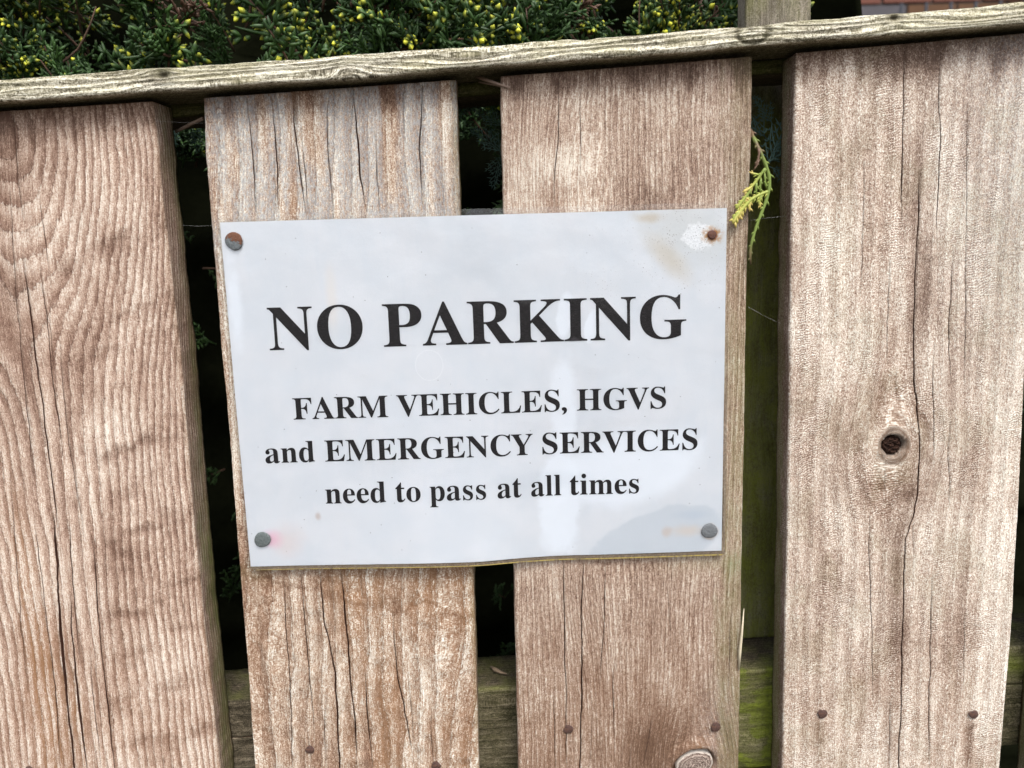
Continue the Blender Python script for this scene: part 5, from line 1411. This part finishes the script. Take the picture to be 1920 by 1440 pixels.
SPR = []
scaly([sp(335, 112, .012), sp(365, 175, .006), sp(395, 240, .002), sp(450, 350), sp(490, 450), sp(525, 540), sp(540, 640), sp(525, 720), sp(480, 860), sp(430, 970), sp(390, 1090), sp(345, 1240), sp(333, 1370), sp(350, 1420)],
      0.0011, 0.0008, 0, 0, SPR, n_per=0.0036, seed=1, mid=[(0, 0.0), (0.10, 0.05), (0.13, 0.35), (0.16, 0.05), (0.24, 0.12), (0.28, 0.5), (0.6, 0.55), (0.84, 0.5), (0.88, 0.15), (1, 0.05)])
scaly([sp(490, 490), sp(430, 575), sp(385, 640), sp(340, 690), sp(268, 722)], 0.0008, 0.0009, 0.5, 1.0, SPR, seed=2)
scaly([sp(440, 555), sp(390, 550), sp(350, 548), sp(333, 525)], 0.0006, 0.0008, 0.6, 1.0, SPR, seed=3)
scaly([sp(402, 630), sp(395, 690), sp(402, 750)], 0.0008, 0.0007, 0.5, 0.6, SPR, seed=4)
scaly([sp(448, 590), sp(436, 660), sp(440, 730)], 0.0007, 0.0006, 0.5, 0.55, SPR, seed=5)
scaly([sp(482, 540), sp(485, 620), sp(500, 690)], 0.0006, 0.0006, 0.5, 0.55, SPR, seed=6)
scaly([sp(350, 690), sp(320, 745), sp(265, 810), sp(200, 885)], 0.0008, 0.0010, 0.6, 0.8, SPR, n_per=0.0012, seed=7)
scaly([sp(522, 712), sp(430, 748), sp(350, 792), sp(290, 855), sp(240, 920), sp(200, 970), sp(172, 1025)], 0.0009, 0.0012, 0.7, 0.9, SPR, n_per=0.0012, seed=8)
scaly([sp(235, 905), sp(200, 950), sp(170, 1010)], 0.0010, 0.0011, 0.75, 0.7, SPR, n_per=0.0011, seed=9)
scaly([sp(265, 880), sp(240, 935), sp(235, 985)], 0.0010, 0.0009, 0.9, 1.0, SPR, n_per=0.0011, seed=10)
scaly([sp(330, 800), sp(300, 770), sp(278, 768)], 0.0008, 0.0007, 0.9, 1.0, SPR, n_per=0.0012, seed=11)
scaly([sp(348, 795), sp(332, 850), sp(338, 910)], 0.0008, 0.0007, 0.9, 1.0, SPR, n_per=0.0012, seed=12)
scaly([sp(452, 750), sp(425, 795), sp(430, 835), sp(445, 878)], 0.0008, 0.0007, 0.6, 1.0, SPR, n_per=0.0012, seed=13)
scaly([sp(285, 780), sp(250, 830), sp(215, 870)], 0.0007, 0.0008, 0.8, 0.9, SPR, n_per=0.0012, seed=14)
scaly([sp(425, 300), sp(432, 370), sp(425, 410), sp(385, 465)], 0.0006, 0.0006, 0.0, 0.02, SPR, seed=15)
scaly([sp(425, 400), sp(415, 450), sp(405, 500), sp(372, 512)], 0.0006, 0.0004, 0.0, 0.02, SPR, seed=16)
V, F, A = join(SPR)
tag(link('conifer_sprig', mesh_np('conifer_sprig', V, F, {'tip': A}), M['sprig']),
    'yellow-green conifer sprig hanging out of the gap beside the top right corner of the notice', 'sprig')

# ------------------------------------------------------------------ loose bits
def stick(name, pts, radii, mat, label, seed):
    v, q, t3 = tube(pts, radii, 6, jit=0.15, seed=seed)
    return tag(link(name, mesh_np(name, v, [q, t3]), mat), label, 'twig')


M['dry'] = simple_mat('dry_twig_bark', (0.16, 0.11, 0.085), (0.34, 0.25, 0.20), 1.0)
def p3(px, py, y_):
    a = at(px, py, y_)
    return np.array([a[0], y_, a[1]])
stick('twig', [p3(329, 247, .030), p3(343, 240, .028), p3(360, 231, .025), p3(381, 222, .021)], [.0010, .0012, .0011, .0010], M['dry'],
      'short broken grey-brown twig lodged in the left gap under the capping strip', 3)
stick('twig', [p3(893, 143, .012), p3(910, 150, .008), p3(930, 156, .002), p3(954, 164, -.002)], [.0009, .0010, .0009, .0006], M['dry'],
      'thin brown twig lodged in the middle gap under the capping strip', 4)
stick('twig', [p3(898, 154, .014), p3(915, 157, .010), p3(935, 161, .006), p3(948, 165, .003)], [.0005, .0006, .0005, .0004], M['dry'],
      'very thin second twig crossing the brown one in the middle gap', 5)
# dead curled leaf on the lower rail, seen through the middle gap
xz = at(935, 1284, 0.045)
v, q, t3 = tube([(xz[0] - .0055, .050, -0.2077), (xz[0] - .002, .044, -0.2070), (xz[0] + .002, .041, -0.2074), (xz[0] + .006, .040, -0.2078)], [.0006, .0014, .0013, .0004], 6, jit=0.2, seed=8)
tag(link('dead_leaf', mesh_np('dead_leaf', v, [q, t3]), simple_mat('dead_leaf', (0.12, 0.08, 0.05), (0.34, 0.26, 0.18))), 'small curled dead leaf lying on the lower rail in the middle gap', 'leaf')

# threads of cobweb
t = NT('cobweb_silk')
M['silk'] = t.out(t.bsdf((0.75, 0.75, 0.75), 0.5, 0.5))
for lab, pts in [
    ('cobweb thread crossing the gap between the brown and the pinkish plank beside the sprig', [p3(1402, 414, -.001), p3(1435, 409, .0), p3(1472, 405, .001)]),
    ('cobweb thread across the left gap just above the top of the notice', [p3(338, 422, .004), p3(368, 424, .003), p3(398, 423, .001)]),
    ('slack cobweb thread across the left gap under the short broken twig', [p3(290, 227, .001), p3(335, 229, .005), p3(380, 231, .001)]),
    ('cobweb thread slanting down the gap to the right of the word NG', [p3(1402, 575, .0), p3(1432, 592, .002), p3(1465, 607, .001)])]:
    v, q, t3 = tube(pts, [.00002] * 3, 3)
    tag(link('cobweb', mesh_np('cobweb', v, [q, t3]), M['silk']), lab.replace('to the right of the word NG', 'level with the notice heading'), 'cobweb')

# ------------------------------------------------------------------ beyond: ground, brick wall, railing
t = NT('soil')
x, y, z = t.pos()
n = t.noise(t.vec(x, y), 0.02, 6, 0.7)
M['soil'] = t.out(t.bsdf(t.mix(n, (0.035, 0.03, 0.02), (0.12, 0.10, 0.07)), 0.95, 0.1, t.bump(n, 1.0, 0.02)))
g = np.linspace(-60, 60, 60)
g = np.sign(g) * (np.abs(g) / 60) ** 2 * 60
X, Y = np.meshgrid(g, g)
Z = -1.305 + 0.02 * fbm(X * 2, Y * 2, 600)
idx = np.arange(3600).reshape(60, 60)
Q = np.stack([idx[:-1, :-1], idx[:-1, 1:], idx[1:, 1:], idx[1:, :-1]], -1).reshape(-1, 4)
tag(link('ground', mesh_np('ground', np.stack([X, Y, Z], -1).reshape(-1, 3), Q), M['soil']), kind='structure')

WALL = tag(empty('brick_wall', (1.6, 3.2, -1.3)), 'blurred old orange and grey brick wall far behind the right end of the hedge', 'wall')
def box_mesh(name, a, b):
    (x0, y0, z0), (x1, y1, z1) = a, b
    V = [(x0, y0, z0), (x1, y0, z0), (x1, y1, z0), (x0, y1, z0), (x0, y0, z1), (x1, y0, z1), (x1, y1, z1), (x0, y1, z1)]
    F = [(0, 1, 5, 4), (1, 2, 6, 5), (2, 3, 7, 6), (3, 0, 4, 7), (4, 5, 6, 7), (3, 2, 1, 0)]
    return mesh_np(name, V, np.array(F), smooth=False)
link('mortar', box_mesh('mortar', (0.4, 3.215, -1.3), (3.6, 3.42, 1.95)), simple_mat('mortar', (0.06, 0.05, 0.045), (0.10, 0.085, 0.08), 0.05), WALL)
bm_ = [simple_mat('brick_' + n_, a, b, 0.03) for n_, a, b in [('orange', (0.06, 0.032, 0.018), (0.11, 0.056, 0.028)), ('grey', (0.05, 0.046, 0.05), (0.085, 0.08, 0.09)), ('red', (0.09, 0.034, 0.024), (0.15, 0.06, 0.042)), ('buff', (0.13, 0.10, 0.075), (0.20, 0.15, 0.11))]]
bmesh_ = []
for m_ in bm_:
    me = box_mesh('brick', (-0.1075, 0, -0.0325), (0.1075, 0.10, 0.0325))
    me.materials.append(m_); bmesh_.append(me)
for j in range(6):
    for i in range(8):
        me = bmesh_[rs.choice([0, 1, 2, 3, 0, 2])]
        o = bpy.data.objects.new('brick', me); COL.objects.link(o); o.parent = WALL
        o.location = Vector((1.3 + i * 0.226 + (0.113 if j % 2 else 0), 3.2 + rs.uniform(0, 0.006), 0.96 + j * 0.076)) - Vector(WALL.location)
RAIL = tag(empty('railing', (1.2, 2.0, -1.3)), 'dark metal railing with thin upright bars in front of the far brick wall', 'railing')
M['iron'] = simple_mat('dark_painted_iron', (0.012, 0.013, 0.018), (0.03, 0.032, 0.04), 0.1, 0.45)
N = 8
th = np.arange(N) / N * 2 * np.pi
bx = []
bar = tube([(0, 0, 0), (0, 0, 1.0), (0, 0, 2.1)], [0.0045] * 3, 8)
bar_me = mesh_np('bar', bar[0], [bar[1], bar[2]])
bar_me.materials.append(M['iron'])
for k in range(9):
    o = bpy.data.objects.new('bar', bar_me); COL.objects.link(o); o.parent = RAIL
    o.location = (at(1737, 5, 2.0)[0] - 1.2 + (k - 1) * 0.075, 0, 0)
for zz in (-0.9, 0.74):
    v, q, t3 = tube([(0.55, 2.0, zz), (1.0, 2.0, zz), (1.5, 2.0, zz)], [0.008] * 3, 8)
    link('crossbar', mesh_np('crossbar', v, [q, t3]), M['iron'], RAIL)
